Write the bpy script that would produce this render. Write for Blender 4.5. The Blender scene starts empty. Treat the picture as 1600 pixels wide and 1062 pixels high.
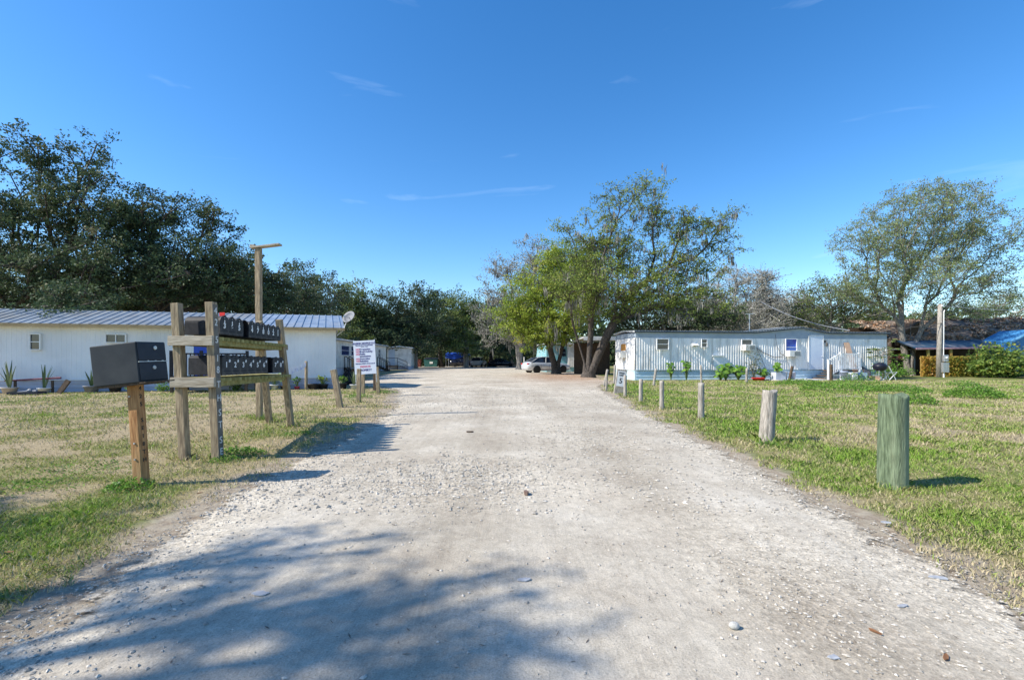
import bpy, math, random
import numpy as np
from mathutils import Vector, Matrix, Euler

# ------------------------------------------------------------------ scene, camera, sky, sun
S = bpy.context.scene
COL = S.collection
random.seed(5)
RNG = np.random.default_rng(7)
H0, F, CAMZ = 562.0, 740.0, 1.2           # horizon row, focal length (px of 1600), eye height
cam_d = bpy.data.cameras.new('camera'); cam = bpy.data.objects.new('camera', cam_d); COL.objects.link(cam)
cam.location = (0, 0, CAMZ); cam.rotation_euler = (math.radians(90), 0, 0)
cam_d.sensor_width = 36; cam_d.lens = F / 1600 * 36; cam_d.shift_y = (H0 - 531) / 1600
cam_d.clip_start = 0.05; cam_d.clip_end = 3000
S.camera = cam
SUN_AZ_DIR = Vector((0.963, 0.27, 0)).normalized()      # way the light travels over the ground
SUN_EL = math.radians(41)
W = bpy.data.worlds.new('World'); S.world = W; W.use_nodes = True
wn = W.node_tree.nodes; wl = W.node_tree.links
bg = wn['Background']
sky = wn.new('ShaderNodeTexSky'); sky.sky_type = 'NISHITA'; sky.sun_disc = False
sky.sun_elevation = SUN_EL
_to = -SUN_AZ_DIR
sky.sun_rotation = math.atan2(_to.x, _to.y)
sky.altitude = 0; sky.air_density = 1.0; sky.dust_density = 0.25; sky.ozone_density = 3.0
hs = wn.new('ShaderNodeHueSaturation'); hs.inputs['Saturation'].default_value = 1.31; hs.inputs['Hue'].default_value = .5025; hs.inputs['Value'].default_value = 1.0
tcw = wn.new('ShaderNodeTexCoord'); mpw = wn.new('ShaderNodeMapping'); mpw.inputs['Scale'].default_value = (2.2, 2.2, 11)
nzw = wn.new('ShaderNodeTexNoise'); nzw.inputs['Scale'].default_value = 1.6; nzw.inputs['Detail'].default_value = 7; nzw.inputs['Distortion'].default_value = .6
crw = wn.new('ShaderNodeValToRGB'); crw.color_ramp.elements[0].position = .635; crw.color_ramp.elements[1].position = 1.0
crw.color_ramp.elements[1].color = (.30, .30, .30, 1)
mxw = wn.new('ShaderNodeMix'); mxw.data_type = 'RGBA'
mxw.inputs['B'].default_value = (6.5, 7.6, 9.0, 1)
wl.new(tcw.outputs['Generated'], mpw.inputs[0]); wl.new(mpw.outputs[0], nzw.inputs['Vector']); wl.new(nzw.outputs['Fac'], crw.inputs[0])
wl.new(sky.outputs[0], hs.inputs['Color']); wl.new(hs.outputs[0], mxw.inputs['A']); wl.new(crw.outputs[0], mxw.inputs['Factor'])
wl.new(mxw.outputs['Result'], bg.inputs['Color']); bg.inputs['Strength'].default_value = 0.135
sd = bpy.data.lights.new('sun', 'SUN'); sun = bpy.data.objects.new('sun', sd); COL.objects.link(sun)
sd.energy = 4.3; sd.angle = math.radians(.53); sd.color = (1.0, .94, .83)
_ld = Vector((SUN_AZ_DIR.x * math.cos(SUN_EL), SUN_AZ_DIR.y * math.cos(SUN_EL), -math.sin(SUN_EL)))
sun.rotation_euler = _ld.to_track_quat('-Z', 'Y').to_euler()
S.view_settings.view_transform = 'Standard'; S.view_settings.look = 'None'
S.view_settings.gamma = 1; S.view_settings.exposure = 0.78
try:
    S.cycles.max_bounces = 6; S.cycles.diffuse_bounces = 3; S.cycles.transparent_max_bounces = 8
    S.cycles.use_denoising = True
except Exception: pass

# ------------------------------------------------------------------ measuring helpers
def gp(px, py):                      # ground point seen at a pixel
    d = F * CAMZ / (py - H0); return Vector(((px - 800) * d / F, d, 0))
def gd(py): return F * CAMZ / (py - H0)
def pd(px, py, d): return Vector(((px - 800) * d / F, d, CAMZ - (py - H0) * d / F))
def zz(py, d): return CAMZ - (py - H0) * d / F

# value noise in numpy
_lat = np.random.default_rng(3).random((256, 256))
def vnoise(x, y):
    x = np.asarray(x, float); y = np.asarray(y, float)
    xi = np.floor(x).astype(int); yi = np.floor(y).astype(int); fx = x - xi; fy = y - yi
    fx = fx * fx * (3 - 2 * fx); fy = fy * fy * (3 - 2 * fy)
    a = _lat[xi % 256, yi % 256]; b = _lat[(xi + 1) % 256, yi % 256]; c = _lat[xi % 256, (yi + 1) % 256]; d = _lat[(xi + 1) % 256, (yi + 1) % 256]
    return (a * (1 - fx) + b * fx) * (1 - fy) + (c * (1 - fx) + d * fx) * fy
def fbm(x, y, o=4):
    s = 0; a = .5; t = 0
    for i in range(o):
        s = s + a * vnoise(np.asarray(x) * 2 ** i + 17 * i, np.asarray(y) * 2 ** i + 31 * i); t += a; a *= .55
    return s / t

# ------------------------------------------------------------------ materials
MATS = {}
def ramp(nt, stops):
    r = nt.nodes.new('ShaderNodeValToRGB'); e = r.color_ramp.elements
    while len(e) < len(stops): e.new(.5)
    for i, (p, c) in enumerate(stops):
        e[i].position = p; e[i].color = (c[0], c[1], c[2], 1)
    return r
def pm(name, c1, c2=None, scale=6, rough=.7, metal=0, bump=.0, stretch=(1, 1, 1), dirt=None, dirt_scale=1.5, detail=6, spec=.35, bscale=None, contrast=(.35, .65), darts=None):
    if name in MATS: return MATS[name]
    m = bpy.data.materials.new(name); m.use_nodes = True; nt = m.node_tree; L = nt.links
    b = nt.nodes['Principled BSDF']; b.inputs['Roughness'].default_value = rough; b.inputs['Metallic'].default_value = metal
    b.inputs['Specular IOR Level'].default_value = spec
    c2 = c2 or tuple(min(1, v * 1.18) for v in c1)
    tc = nt.nodes.new('ShaderNodeTexCoord'); mp = nt.nodes.new('ShaderNodeMapping'); mp.inputs['Scale'].default_value = stretch
    L.new(tc.outputs['Object'], mp.inputs[0])
    n = nt.nodes.new('ShaderNodeTexNoise'); n.inputs['Scale'].default_value = scale; n.inputs['Detail'].default_value = detail
    L.new(mp.outputs[0], n.inputs['Vector'])
    r = ramp(nt, [(contrast[0], c1), (contrast[1], c2)]); L.new(n.outputs['Fac'], r.inputs[0]); out = r.outputs[0]
    if dirt:
        n2 = nt.nodes.new('ShaderNodeTexNoise'); n2.inputs['Scale'].default_value = dirt_scale; n2.inputs['Detail'].default_value = 8
        L.new(mp.outputs[0], n2.inputs['Vector'])
        r2 = ramp(nt, [(.48, (0, 0, 0)), (.72, (.85, .85, .85))]); L.new(n2.outputs['Fac'], r2.inputs[0])
        mx = nt.nodes.new('ShaderNodeMix'); mx.data_type = 'RGBA'; mx.inputs['B'].default_value = (*dirt, 1)
        L.new(r2.outputs[0], mx.inputs['Factor']); L.new(out, mx.inputs['A']); out = mx.outputs['Result']
    L.new(out, b.inputs['Base Color'])
    if bump:
        bn = nt.nodes.new('ShaderNodeBump'); bn.inputs['Strength'].default_value = bump; bn.inputs['Distance'].default_value = .01
        src = n
        if bscale:
            src = nt.nodes.new('ShaderNodeTexNoise'); src.inputs['Scale'].default_value = bscale; src.inputs['Detail'].default_value = 6; L.new(mp.outputs[0], src.inputs['Vector'])
        L.new(src.outputs['Fac'], bn.inputs['Height']); L.new(bn.outputs[0], b.inputs['Normal'])
    MATS[name] = m; return m
def leafmat(name, cols, trans=.3, rough=.5, spec=.4):
    if name in MATS: return MATS[name]
    m = bpy.data.materials.new(name); m.use_nodes = True; nt = m.node_tree; L = nt.links
    b = nt.nodes['Principled BSDF']; b.inputs['Roughness'].default_value = rough; b.inputs['Specular IOR Level'].default_value = spec
    at = nt.nodes.new('ShaderNodeAttribute'); at.attribute_name = 'tint'
    k = len(cols); r = ramp(nt, [(i / (k - 1), c) for i, c in enumerate(cols)]); L.new(at.outputs['Fac'], r.inputs[0])
    L.new(r.outputs[0], b.inputs['Base Color'])
    t = nt.nodes.new('ShaderNodeBsdfTranslucent'); L.new(r.outputs[0], t.inputs['Color'])
    mx = nt.nodes.new('ShaderNodeMixShader'); mx.inputs[0].default_value = trans
    L.new(b.outputs[0], mx.inputs[1]); L.new(t.outputs[0], mx.inputs[2]); L.new(mx.outputs[0], nt.nodes['Material Output'].inputs['Surface'])
    MATS[name] = m; return m
def glassmat():
    return pm('dark_window_glass', (.012, .016, .03), (.03, .04, .06), scale=2, rough=.08, spec=.8)
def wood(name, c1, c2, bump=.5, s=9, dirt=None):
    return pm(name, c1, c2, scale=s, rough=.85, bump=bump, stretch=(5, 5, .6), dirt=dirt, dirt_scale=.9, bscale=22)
M_post = wood('weathered_timber', (.19, .14, .09), (.44, .34, .22), dirt=(.17, .16, .09))
M_postg = wood('greyed_timber', (.19, .17, .145), (.42, .38, .33), bump=.9)
M_new = wood('orange_treated_timber', (.26, .115, .04), (.48, .26, .11), dirt=(.24, .2, .1))
M_green = wood('green_treated_log', (.06, .085, .045), (.17, .22, .13), bump=1.0, s=13, dirt=(.30, .34, .22))
M_beam = pm('weathered_beam', (.30, .25, .18), (.5, .44, .35), scale=9, stretch=(.7, 4, 6), rough=.9, bump=.5, bscale=20)
M_moss = pm('mossy_slat', (.20, .18, .06), (.36, .32, .13), scale=14, rough=.95, bump=.4)
M_black = pm('black_plastic', (.012, .013, .017), (.025, .026, .032), scale=20, rough=.6, spec=.2, dirt=(.04, .04, .045), dirt_scale=3)
M_doorg = pm('lighter_black_plastic', (.022, .024, .029), (.045, .047, .053), scale=26, rough=.55, spec=.35, dirt=(.10, .095, .09), dirt_scale=6)  # mailbox doors, a lighter black than their bodies
M_boxg = pm('dark_grey_painted_steel', (.018, .023, .030), (.028, .034, .042), scale=5, rough=.55, spec=.2, dirt=(.05, .055, .06), dirt_scale=3.2)
M_navy = pm('navy_painted_steel', (.008, .01, .02), (.014, .017, .03), scale=9, rough=.4)
M_dkpaint = pm('dark_painted_wood', (.06, .055, .05), (.12, .11, .10), scale=8, rough=.8, stretch=(4, 4, 1), bump=.3)
M_white = pm('white_letter_vinyl', (.75, .75, .74), (.85, .85, .84), scale=30, rough=.6)
M_faded = pm('faded_white_paint', (.58, .58, .57), (.78, .78, .76), scale=40, rough=.8)
M_ink = pm('black_letter_vinyl', (.02, .018, .015), (.04, .035, .03), scale=30, rough=.7)
M_navyink = pm('navy_sign_ink', (.06, .06, .19), (.09, .09, .25), rough=.6)
M_redink = pm('red_sign_ink', (.58, .16, .24), (.64, .2, .28), rough=.6)
M_red = pm('red_plastic', (.62, .02, .02), (.75, .04, .03), rough=.45)
M_metal = pm('galvanised_steel', (.42, .43, .44), (.6, .61, .62), scale=12, rough=.4, metal=.7)
M_glass = glassmat()
M_wwall = pm('white_painted_siding', (.74, .74, .75), (.82, .82, .82), scale=1.2, rough=.6, dirt=(.55, .56, .56), dirt_scale=.6)
M_rib = pm('white_ribbed_metal_siding', (.80, .78, .75), (.88, .86, .83), scale=2, rough=.45, stretch=(3, 1, .4), dirt=(.40, .385, .36), dirt_scale=1.3)
M_skirtA = pm('lavender_white_skirting', (.45, .46, .55), (.58, .58, .66), scale=3, rough=.7, dirt=(.4, .38, .37))
M_skirtD = pm('pale_blue_skirting', (.42, .58, .68), (.55, .70, .78), scale=3, rough=.6, dirt=(.5, .55, .55))
M_fascia = pm('grey_blue_fascia', (.27, .33, .40), (.34, .40, .46), scale=2, rough=.6)
M_tan = pm('tan_fascia_board', (.42, .29, .15), (.52, .37, .2), scale=3, rough=.8)
M_roofA = pm('blue_grey_metal_roof', (.27, .32, .38), (.40, .45, .50), scale=2.5, rough=.32, metal=.35, dirt=(.36, .35, .33), dirt_scale=.8)
M_roofD = pm('pale_metal_roof', (.5, .52, .54), (.65, .66, .68), scale=2.5, rough=.4, metal=.3)
M_dkedge = pm('dark_roof_edge', (.03, .045, .06), (.05, .07, .09), rough=.6)
M_cream = pm('cream_siding', (.70, .68, .63), (.78, .76, .71), scale=2, rough=.65, dirt=(.45, .43, .38))
M_bark = pm('oak_bark', (.035, .03, .025), (.12, .10, .085), scale=7, rough=.95, stretch=(3, 3, .7), bump=1.0, bscale=14)
M_barkg = pm('pale_grey_bark', (.16, .145, .13), (.38, .355, .32), scale=6, rough=.95, stretch=(3, 3, .7), bump=.8, bscale=14)
M_barkp = pm('bleached_bark', (.25, .245, .225), (.45, .44, .405), scale=6, rough=.95, stretch=(3, 3, .7))
M_barkm = pm('grey_brown_bark', (.09, .08, .07), (.28, .255, .22), scale=6, rough=.95, stretch=(3, 3, .7), bump=.9, bscale=14)
M_terra = pm('pale_clay', (.45, .40, .36), (.58, .52, .46), scale=8, rough=.8)
M_rubber = pm('tyre_rubber', (.012, .012, .012), (.025, .025, .025), scale=20, rough=.8)
M_conc = pm('pale_concrete', (.42, .40, .38), (.55, .53, .5), scale=5, rough=.9, bump=.3)
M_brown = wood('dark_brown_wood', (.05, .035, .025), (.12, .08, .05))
M_ply = pm('plywood', (.42, .27, .18), (.52, .35, .24), scale=5, rough=.8, stretch=(4, 4, .6))

# ------------------------------------------------------------------ mesh helpers
def tag(o, label=None, cat=None, group=None, kind=None):
    if label: o['label'] = label
    if cat: o['category'] = cat
    if group: o['group'] = group
    if kind: o['kind'] = kind
    return o
def empty(name, loc, rz=0, label=None, cat=None, group=None, rot=None):
    o = bpy.data.objects.new(name, None); COL.objects.link(o); o.location = loc
    o.rotation_euler = rot if rot else (0, 0, rz); o.empty_display_size = .2
    return tag(o, label, cat, group)
class MB:
    def __init__(s): s.v = []; s.f = []; s.mi = []; s.m = 0; s.sm = []; s.smooth = False
    def add(s, vs, fs):
        o = len(s.v); s.v.extend([tuple(v) for v in vs])
        for f in fs: s.f.append(tuple(i + o for i in f)); s.mi.append(s.m); s.sm.append(s.smooth)
        return s
    def box(s, c, d, rot=None, taper=1.0):
        hx, hy, hz = d[0] / 2, d[1] / 2, d[2] / 2
        vs = [Vector((sx * hx * (taper if sz > 0 else 1), sy * hy * (taper if sz > 0 else 1), sz * hz)) for sx in (-1, 1) for sy in (-1, 1) for sz in (-1, 1)]
        if rot is not None:
            R = rot if isinstance(rot, Matrix) else Euler(rot).to_matrix()
            vs = [R @ v for v in vs]
        c = Vector(c); vs = [v + c for v in vs]
        return s.add(vs, [(0, 1, 3, 2), (4, 6, 7, 5), (0, 4, 5, 1), (2, 3, 7, 6), (0, 2, 6, 4), (1, 5, 7, 3)])
    def bar(s, a, b, w, t=None, up=(0, 0, 1)):        # rectangular bar from a to b
        a = Vector(a); b = Vector(b); t = t or w; d = (b - a); L = d.length; d.normalize()
        u = Vector(up)
        if abs(d.dot(u)) > .95: u = Vector((0, 1, 0))
        x = d.cross(u).normalized(); y = x.cross(d).normalized()
        R = Matrix((x, y, d)).transposed()
        return s.box((a + b) / 2, (w, t, L), R)
    def tube(s, pts, rad, n=8, cap=True, jit=0):
        pts = [Vector(p) for p in pts]
        if not hasattr(rad, '__len__'): rad = [rad] * len(pts)
        o = len(s.v); x = None
        for i, p in enumerate(pts):
            d = (pts[min(i + 1, len(pts) - 1)] - pts[max(i - 1, 0)]).normalized()
            if x is None: x = d.orthogonal().normalized()
            x = (x - d * x.dot(d)).normalized(); y = d.cross(x)
            for k in range(n):
                a = 2 * math.pi * k / n; r = rad[i] * (1 + (random.uniform(-jit, jit) if jit else 0))
                s.v.append(tuple(p + (x * math.cos(a) + y * math.sin(a)) * r))
        for i in range(len(pts) - 1):
            for k in range(n):
                k2 = (k + 1) % n
                s.f.append((o + i * n + k, o + i * n + k2, o + (i + 1) * n + k2, o + (i + 1) * n + k)); s.mi.append(s.m); s.sm.append(s.smooth)
        if cap:
            s.f.append(tuple(o + k for k in reversed(range(n)))); s.mi.append(s.m); s.sm.append(False)
            e = o + (len(pts) - 1) * n; s.f.append(tuple(e + k for k in range(n))); s.mi.append(s.m); s.sm.append(False)
        return s
    def prism(s, prof, a, b):          # prof: list of (x,z), extruded along y from a to b
        n = len(prof); vs = [(x, a, z) for x, z in prof] + [(x, b, z) for x, z in prof]
        fs = [tuple(range(n)), tuple(range(2 * n - 1, n - 1, -1))] + [(i, i + n, (i + 1) % n + n, (i + 1) % n) for i in range(n)]
        return s.add(vs, fs)
    def prismx(s, prof, a, b):         # prof: (y,z), extruded along x
        n = len(prof); vs = [(a, y, z) for y, z in prof] + [(b, y, z) for y, z in prof]
        fs = [tuple(range(n - 1, -1, -1)), tuple(range(n, 2 * n))] + [(i, (i + 1) % n, (i + 1) % n + n, i + n) for i in range(n)]
        return s.add(vs, fs)
    def lathe(s, prof, n=16, c=(0, 0, 0)):
        o = len(s.v)
        for r, z in prof:
            for k in range(n):
                a = 2 * math.pi * k / n; s.v.append((c[0] + r * math.cos(a), c[1] + r * math.sin(a), c[2] + z))
        for i in range(len(prof) - 1):
            for k in range(n):
                k2 = (k + 1) % n; s.f.append((o + i * n + k, o + i * n + k2, o + (i + 1) * n + k2, o + (i + 1) * n + k)); s.mi.append(s.m); s.sm.append(s.smooth)
        s.f.append(tuple(o + k for k in reversed(range(n)))); s.mi.append(s.m); s.sm.append(False)
        e = o + (len(prof) - 1) * n; s.f.append(tuple(e + k for k in range(n))); s.mi.append(s.m); s.sm.append(False)
        return s
    def build(s, name, mats, parent=None, bevel=0):
        me = bpy.data.meshes.new(name); me.from_pydata(s.v, [], s.f); me.update()
        for m in (mats if isinstance(mats, (list, tuple)) else [mats]): me.materials.append(m)
        me.polygons.foreach_set('material_index', s.mi); me.polygons.foreach_set('use_smooth', s.sm)
        o = bpy.data.objects.new(name, me); COL.objects.link(o)
        if parent is not None: o.parent = parent
        if bevel:
            b = o.modifiers.new('bevel', 'BEVEL'); b.width = bevel; b.segments = 2; b.limit_method = 'ANGLE'
        return o
def npmesh(name, V, k, mat, parent=None, tint=None, smooth=False):
    """V: (N*k,3) vertices, faces of k consecutive vertices; tint: per face"""
    V = np.ascontiguousarray(V, dtype=np.float32).reshape(-1, 3); n = len(V); nf = n // k
    me = bpy.data.meshes.new(name); me.vertices.add(n); me.vertices.foreach_set('co', V.ravel())
    me.loops.add(n); me.loops.foreach_set('vertex_index', np.arange(n, dtype=np.int32))
    me.polygons.add(nf); me.polygons.foreach_set('loop_start', np.arange(0, n, k, dtype=np.int32))
    me.update(calc_edges=True)
    if tint is not None:
        a = me.attributes.new('tint', 'FLOAT', 'FACE'); a.data.foreach_set('value', np.ascontiguousarray(tint, dtype=np.float32))
    me.materials.append(mat)
    o = bpy.data.objects.new(name, me); COL.objects.link(o)
    if parent is not None: o.parent = parent
    return o
def unit(a): return a / np.maximum(np.linalg.norm(a, axis=1, keepdims=True), 1e-6)
def leaf_quads(C, L, Wd, up=.5, rng=RNG):
    n = len(C); nrm = unit(rng.normal(size=(n, 3)) + np.array([0, 0, up])); a = unit(np.cross(nrm, rng.normal(size=(n, 3)))); b = np.cross(nrm, a)
    l = (L * rng.uniform(.6, 1.3, n))[:, None] / 2; w = (Wd * rng.uniform(.6, 1.3, n))[:, None] / 2
    V = np.stack([C - a * l, C + b * w - a * l * .1, C + a * l, C - b * w - a * l * .1], 1)
    return V.reshape(-1, 3)
def text_mesh(txt, size, mat, parent, loc, rot, name='lettering', ext=.0015, align='CENTER', bold=0, spacing=1.0):
    cu = bpy.data.curves.new(name, 'FONT'); cu.body = txt; cu.size = size; cu.extrude = ext; cu.align_x = align; cu.align_y = 'CENTER'; cu.offset = bold; cu.space_line = spacing
    to = bpy.data.objects.new(name, cu); COL.objects.link(to)
    bpy.context.view_layer.update()
    me = bpy.data.meshes.new_from_object(to.evaluated_get(bpy.context.evaluated_depsgraph_get())); bpy.data.objects.remove(to)
    me.materials.clear(); me.materials.append(mat)
    o = bpy.data.objects.new(name, me); COL.objects.link(o); o.parent = parent; o.location = loc; o.rotation_euler = rot
    return o

# ------------------------------------------------------------------ ground, driveway
LEFT = [(-2.06, -4), (-2.06, 1.9), (-2.15, 2.5), (-2.35, 3.7), (-2.5, 4.6), (-2.45, 6.2), (-2.5, 8.0), (-2.62, 9.5), (-2.9, 12), (-3.6, 14.7), (-4.0, 17.0), (-4.6, 19), (-5.6, 20.8), (-7.5, 22.3), (-8.6, 24.5), (-8.2, 27.5), (-8.9, 31), (-9.9, 38), (-10.8, 48), (-13, 62), (-22, 70), (-30, 84)]
RIGHT = [(2.35, -4), (2.36, 2.1), (2.5, 3.7), (2.62, 5.3), (2.75, 8), (2.92, 10.7), (3.1, 14.0), (3.45, 18.0), (3.9, 21.5), (4.9, 24), (5.6, 27), (5.2, 30.0), (5.8, 34), (6.5, 38), (8, 43), (9, 52), (7, 62), (8, 84)]
def edge(tab, y): return np.interp(y, [p[1] for p in tab], [p[0] for p in tab])
def road_l(y): return edge(LEFT, y) + .28 * (fbm(np.asarray(y) * 1.3, 5.0) - .5) * np.clip(np.asarray(y) / 4, .6, 3)
def road_r(y): return edge(RIGHT, y) + .28 * (fbm(np.asarray(y) * 1.3, 45.0) - .5) * np.clip(np.asarray(y) / 4, .6, 3)
def lush(x, y):
    x = np.asarray(x, float); y = np.asarray(y, float)
    v = (fbm(x * 6 + 4, y * 6 + 29, 3) - .5) * .38 + fbm(x * 1.5 + 40, y * 1.5 + 9) * .75 + fbm(x * .3 + 4, y * .35 + 19) * .35
    v = v + np.where(x > 0, .065, 0) + np.where(x < 0, -.05 - .06 * np.clip((y - 5) / 5, 0, 1), 0)
    v = v + .22 * np.exp(-((x - 4.6) ** 2 / 1.6 + (y - 17.5) ** 2 / 22)) + .0 * x
    return v
def axis_vals(lo, hi, c, s0, g):
    out = [c]; v = c; s = s0
    while v < hi: v += s; s *= g; out.append(v)
    v = c; s = s0
    while v > lo: v -= s; s *= g; out.append(v)
    return np.array(sorted(out))
gx = axis_vals(-700, 700, 0, .14, 1.022); gy = axis_vals(-60, 1400, 2.5, .14, 1.02)
GX, GY = np.meshgrid(gx, gy); nx, ny = len(gx), len(gy)
GZ = np.zeros_like(GX)
rl = edge(LEFT, GY); rr = edge(RIGHT, GY)
off = np.maximum(np.maximum(rl - GX, GX - rr), 0)
near = np.clip(1 - np.hypot(GX, GY) / 60, 0, 1)
GZ += near * np.clip((off - .15) / 1.0, 0, 1) * .035 * fbm(GX * .8, GY * .8)
me = bpy.data.meshes.new('ground')
Vg = np.stack([GX, GY, GZ], -1).reshape(-1, 3).astype(np.float32)
idx = np.arange(nx * ny).reshape(ny, nx); Q = np.stack([idx[:-1, :-1], idx[:-1, 1:], idx[1:, 1:], idx[1:, :-1]], -1).reshape(-1, 4)
me.vertices.add(len(Vg)); me.vertices.foreach_set('co', Vg.ravel()); me.loops.add(Q.size); me.loops.foreach_set('vertex_index', Q.ravel().astype(np.int32))
me.polygons.add(len(Q)); me.polygons.foreach_set('loop_start', np.arange(0, Q.size, 4, dtype=np.int32)); me.update(calc_edges=True)
at = me.attributes.new('lush', 'FLOAT', 'POINT'); at.data.foreach_set('value', lush(GX, GY).ravel().astype(np.float32))
litter = (np.exp(-((GX - 3.5) ** 2 / 16 + (GY - 33) ** 2 / 60)) * 1.1).clip(0, 1)
at = me.attributes.new('bare', 'FLOAT', 'POINT'); at.data.foreach_set('value', np.maximum(np.clip(1 - off / .8, 0, 1), litter).ravel().astype(np.float32))
ground = bpy.data.objects.new('ground', me); COL.objects.link(ground); tag(ground, kind='structure')
def ground_mat():  # soil, thatch and lawn
    m = bpy.data.materials.new('lawn_soil'); m.use_nodes = True; nt = m.node_tree; L = nt.links; N = nt.nodes
    b = N['Principled BSDF']; b.inputs['Roughness'].default_value = .95; b.inputs['Specular IOR Level'].default_value = .1
    tc = N.new('ShaderNodeTexCoord')
    a1 = N.new('ShaderNodeAttribute'); a1.attribute_name = 'lush'; a2 = N.new('ShaderNodeAttribute'); a2.attribute_name = 'bare'
    n1 = N.new('ShaderNodeTexNoise'); n1.inputs['Scale'].default_value = 9; n1.inputs['Detail'].default_value = 10; n1.inputs['Roughness'].default_value = .75
    n2 = N.new('ShaderNodeTexNoise'); n2.inputs['Scale'].default_value = 45; n2.inputs['Detail'].default_value = 6
    n3 = N.new('ShaderNodeTexNoise'); n3.inputs['Scale'].default_value = 2.0; n3.inputs['Detail'].default_value = 8; n3.inputs['Roughness'].default_value = .7
    for n in (n1, n2, n3): L.new(tc.outputs['Object'], n.inputs['Vector'])
    ad = N.new('ShaderNodeMath'); ad.operation = 'MULTIPLY_ADD'; ad.inputs[1].default_value = .55
    L.new(n1.outputs['Fac'], ad.inputs[0]); L.new(a1.outputs['Fac'], ad.inputs[2])
    r = ramp(nt, [(.66, (.36, .29, .18)), (.78, (.31, .265, .135)), (.88, (.22, .22, .08)), (1.0, (.13, .17, .045))]); L.new(ad.outputs[0], r.inputs[0])
    mx = N.new('ShaderNodeMix'); mx.data_type = 'RGBA'; mx.blend_type = 'MULTIPLY'; mx.inputs['Factor'].default_value = 1
    r2 = ramp(nt, [(.3, (.62, .62, .62)), (.7, (1.2, 1.2, 1.2))]); L.new(n2.outputs['Fac'], r2.inputs[0]); L.new(r.outputs[0], mx.inputs['A']); L.new(r2.outputs[0], mx.inputs['B'])
    soil = N.new('ShaderNodeMix'); soil.data_type = 'RGBA'
    rs = ramp(nt, [(.35, (.23, .175, .125)), (.6, (.40, .345, .26))]); L.new(n1.outputs['Fac'], rs.inputs[0])
    rb = N.new('ShaderNodeMath'); rb.operation = 'MULTIPLY_ADD'; rb.inputs[1].default_value = 1.5; rb.inputs[2].default_value = -.72
    L.new(a2.outputs['Fac'], rb.inputs[0]); rb2 = N.new('ShaderNodeMath'); rb2.operation = 'ADD'; rb2.use_clamp = True; L.new(rb.outputs[0], rb2.inputs[0]); L.new(n3.outputs['Fac'], rb2.inputs[1])
    cr = ramp(nt, [(.42, (0, 0, 0)), (.75, (1, 1, 1))]); L.new(rb2.outputs[0], cr.inputs[0])
    L.new(cr.outputs[0], soil.inputs['Factor']); L.new(mx.outputs['Result'], soil.inputs['A']); L.new(rs.outputs[0], soil.inputs['B'])
    L.new(soil.outputs['Result'], b.inputs['Base Color'])
    bp = N.new('ShaderNodeBump'); bp.inputs['Strength'].default_value = .8; bp.inputs['Distance'].default_value = .03; L.new(n1.outputs['Fac'], bp.inputs['Height']); L.new(bp.outputs[0], b.inputs['Normal'])
    return m
me.materials.append(ground_mat())

# driveway: sheet with its own ragged edge; s = distance in from the edge
ry = [v for v in gy if -4 <= v <= 84]; NR = 60; vs = []; sa = []
for y in ry:
    a = float(edge(LEFT, y)) - .25; b = float(edge(RIGHT, y)) + .25
    for j in range(NR + 1):
        t = j / NR; t = t + .06 * math.sin(2 * math.pi * t) * -1; x = a + (b - a) * t; vs.append((x, y)); sa.append(min(x - a, b - x))
vs = np.array(vs); sa = np.array(sa)
def road_z(x, y):
    x = np.asarray(x, float); y = np.asarray(y, float); s_ = np.clip(np.minimum(x - edge(LEFT, y) + .25, edge(RIGHT, y) + .25 - x) / .8, 0, 1)
    return .004 + s_ * (.018 * fbm(x * 1.1, y * .9) + .010 * fbm(x * 6, y * 6) + .025 * fbm(x * .45 + 3, y * .25))
rz = road_z(vs[:, 0], vs[:, 1])
Vr = np.column_stack([vs, rz]).astype(np.float32); nr = len(ry)
idx = np.arange(nr * (NR + 1)).reshape(nr, NR + 1); Q = np.stack([idx[:-1, :-1], idx[:-1, 1:], idx[1:, 1:], idx[1:, :-1]], -1).reshape(-1, 4)
me = bpy.data.meshes.new('driveway'); me.vertices.add(len(Vr)); me.vertices.foreach_set('co', Vr.ravel()); me.loops.add(Q.size); me.loops.foreach_set('vertex_index', Q.ravel().astype(np.int32))
me.polygons.add(len(Q)); me.polygons.foreach_set('loop_start', np.arange(0, Q.size, 4, dtype=np.int32)); me.polygons.foreach_set('use_smooth', [True] * len(Q)); me.update(calc_edges=True)
at = me.attributes.new('inset', 'FLOAT', 'POINT'); at.data.foreach_set('value', sa.astype(np.float32))
lit = (np.exp(-((vs[:, 0] - 3.6) ** 2 / 9 + (vs[:, 1] - 33) ** 2 / 80)) * 1.2).clip(0, 1)
at = me.attributes.new('litter', 'FLOAT', 'POINT'); at.data.foreach_set('value', lit.astype(np.float32))
_mid = (edge(LEFT, vs[:, 1]) + edge(RIGHT, vs[:, 1])) / 2 + .15 * np.sin(vs[:, 1] * .35); _o = np.abs(vs[:, 0] - _mid - .25)
_w = .34 * (.7 + .6 * fbm(vs[:, 0] * .7, vs[:, 1] * .5)); trk = np.exp(-((_o - .85) / _w) ** 2) * np.clip(1.4 - vs[:, 1] / 22, 0, 1) * (.45 + .8 * fbm(vs[:, 0] * .8 + 9, vs[:, 1] * .35))
at = me.attributes.new('track', 'FLOAT', 'POINT'); at.data.foreach_set('value', np.clip(trk, 0, 1).astype(np.float32))
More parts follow.
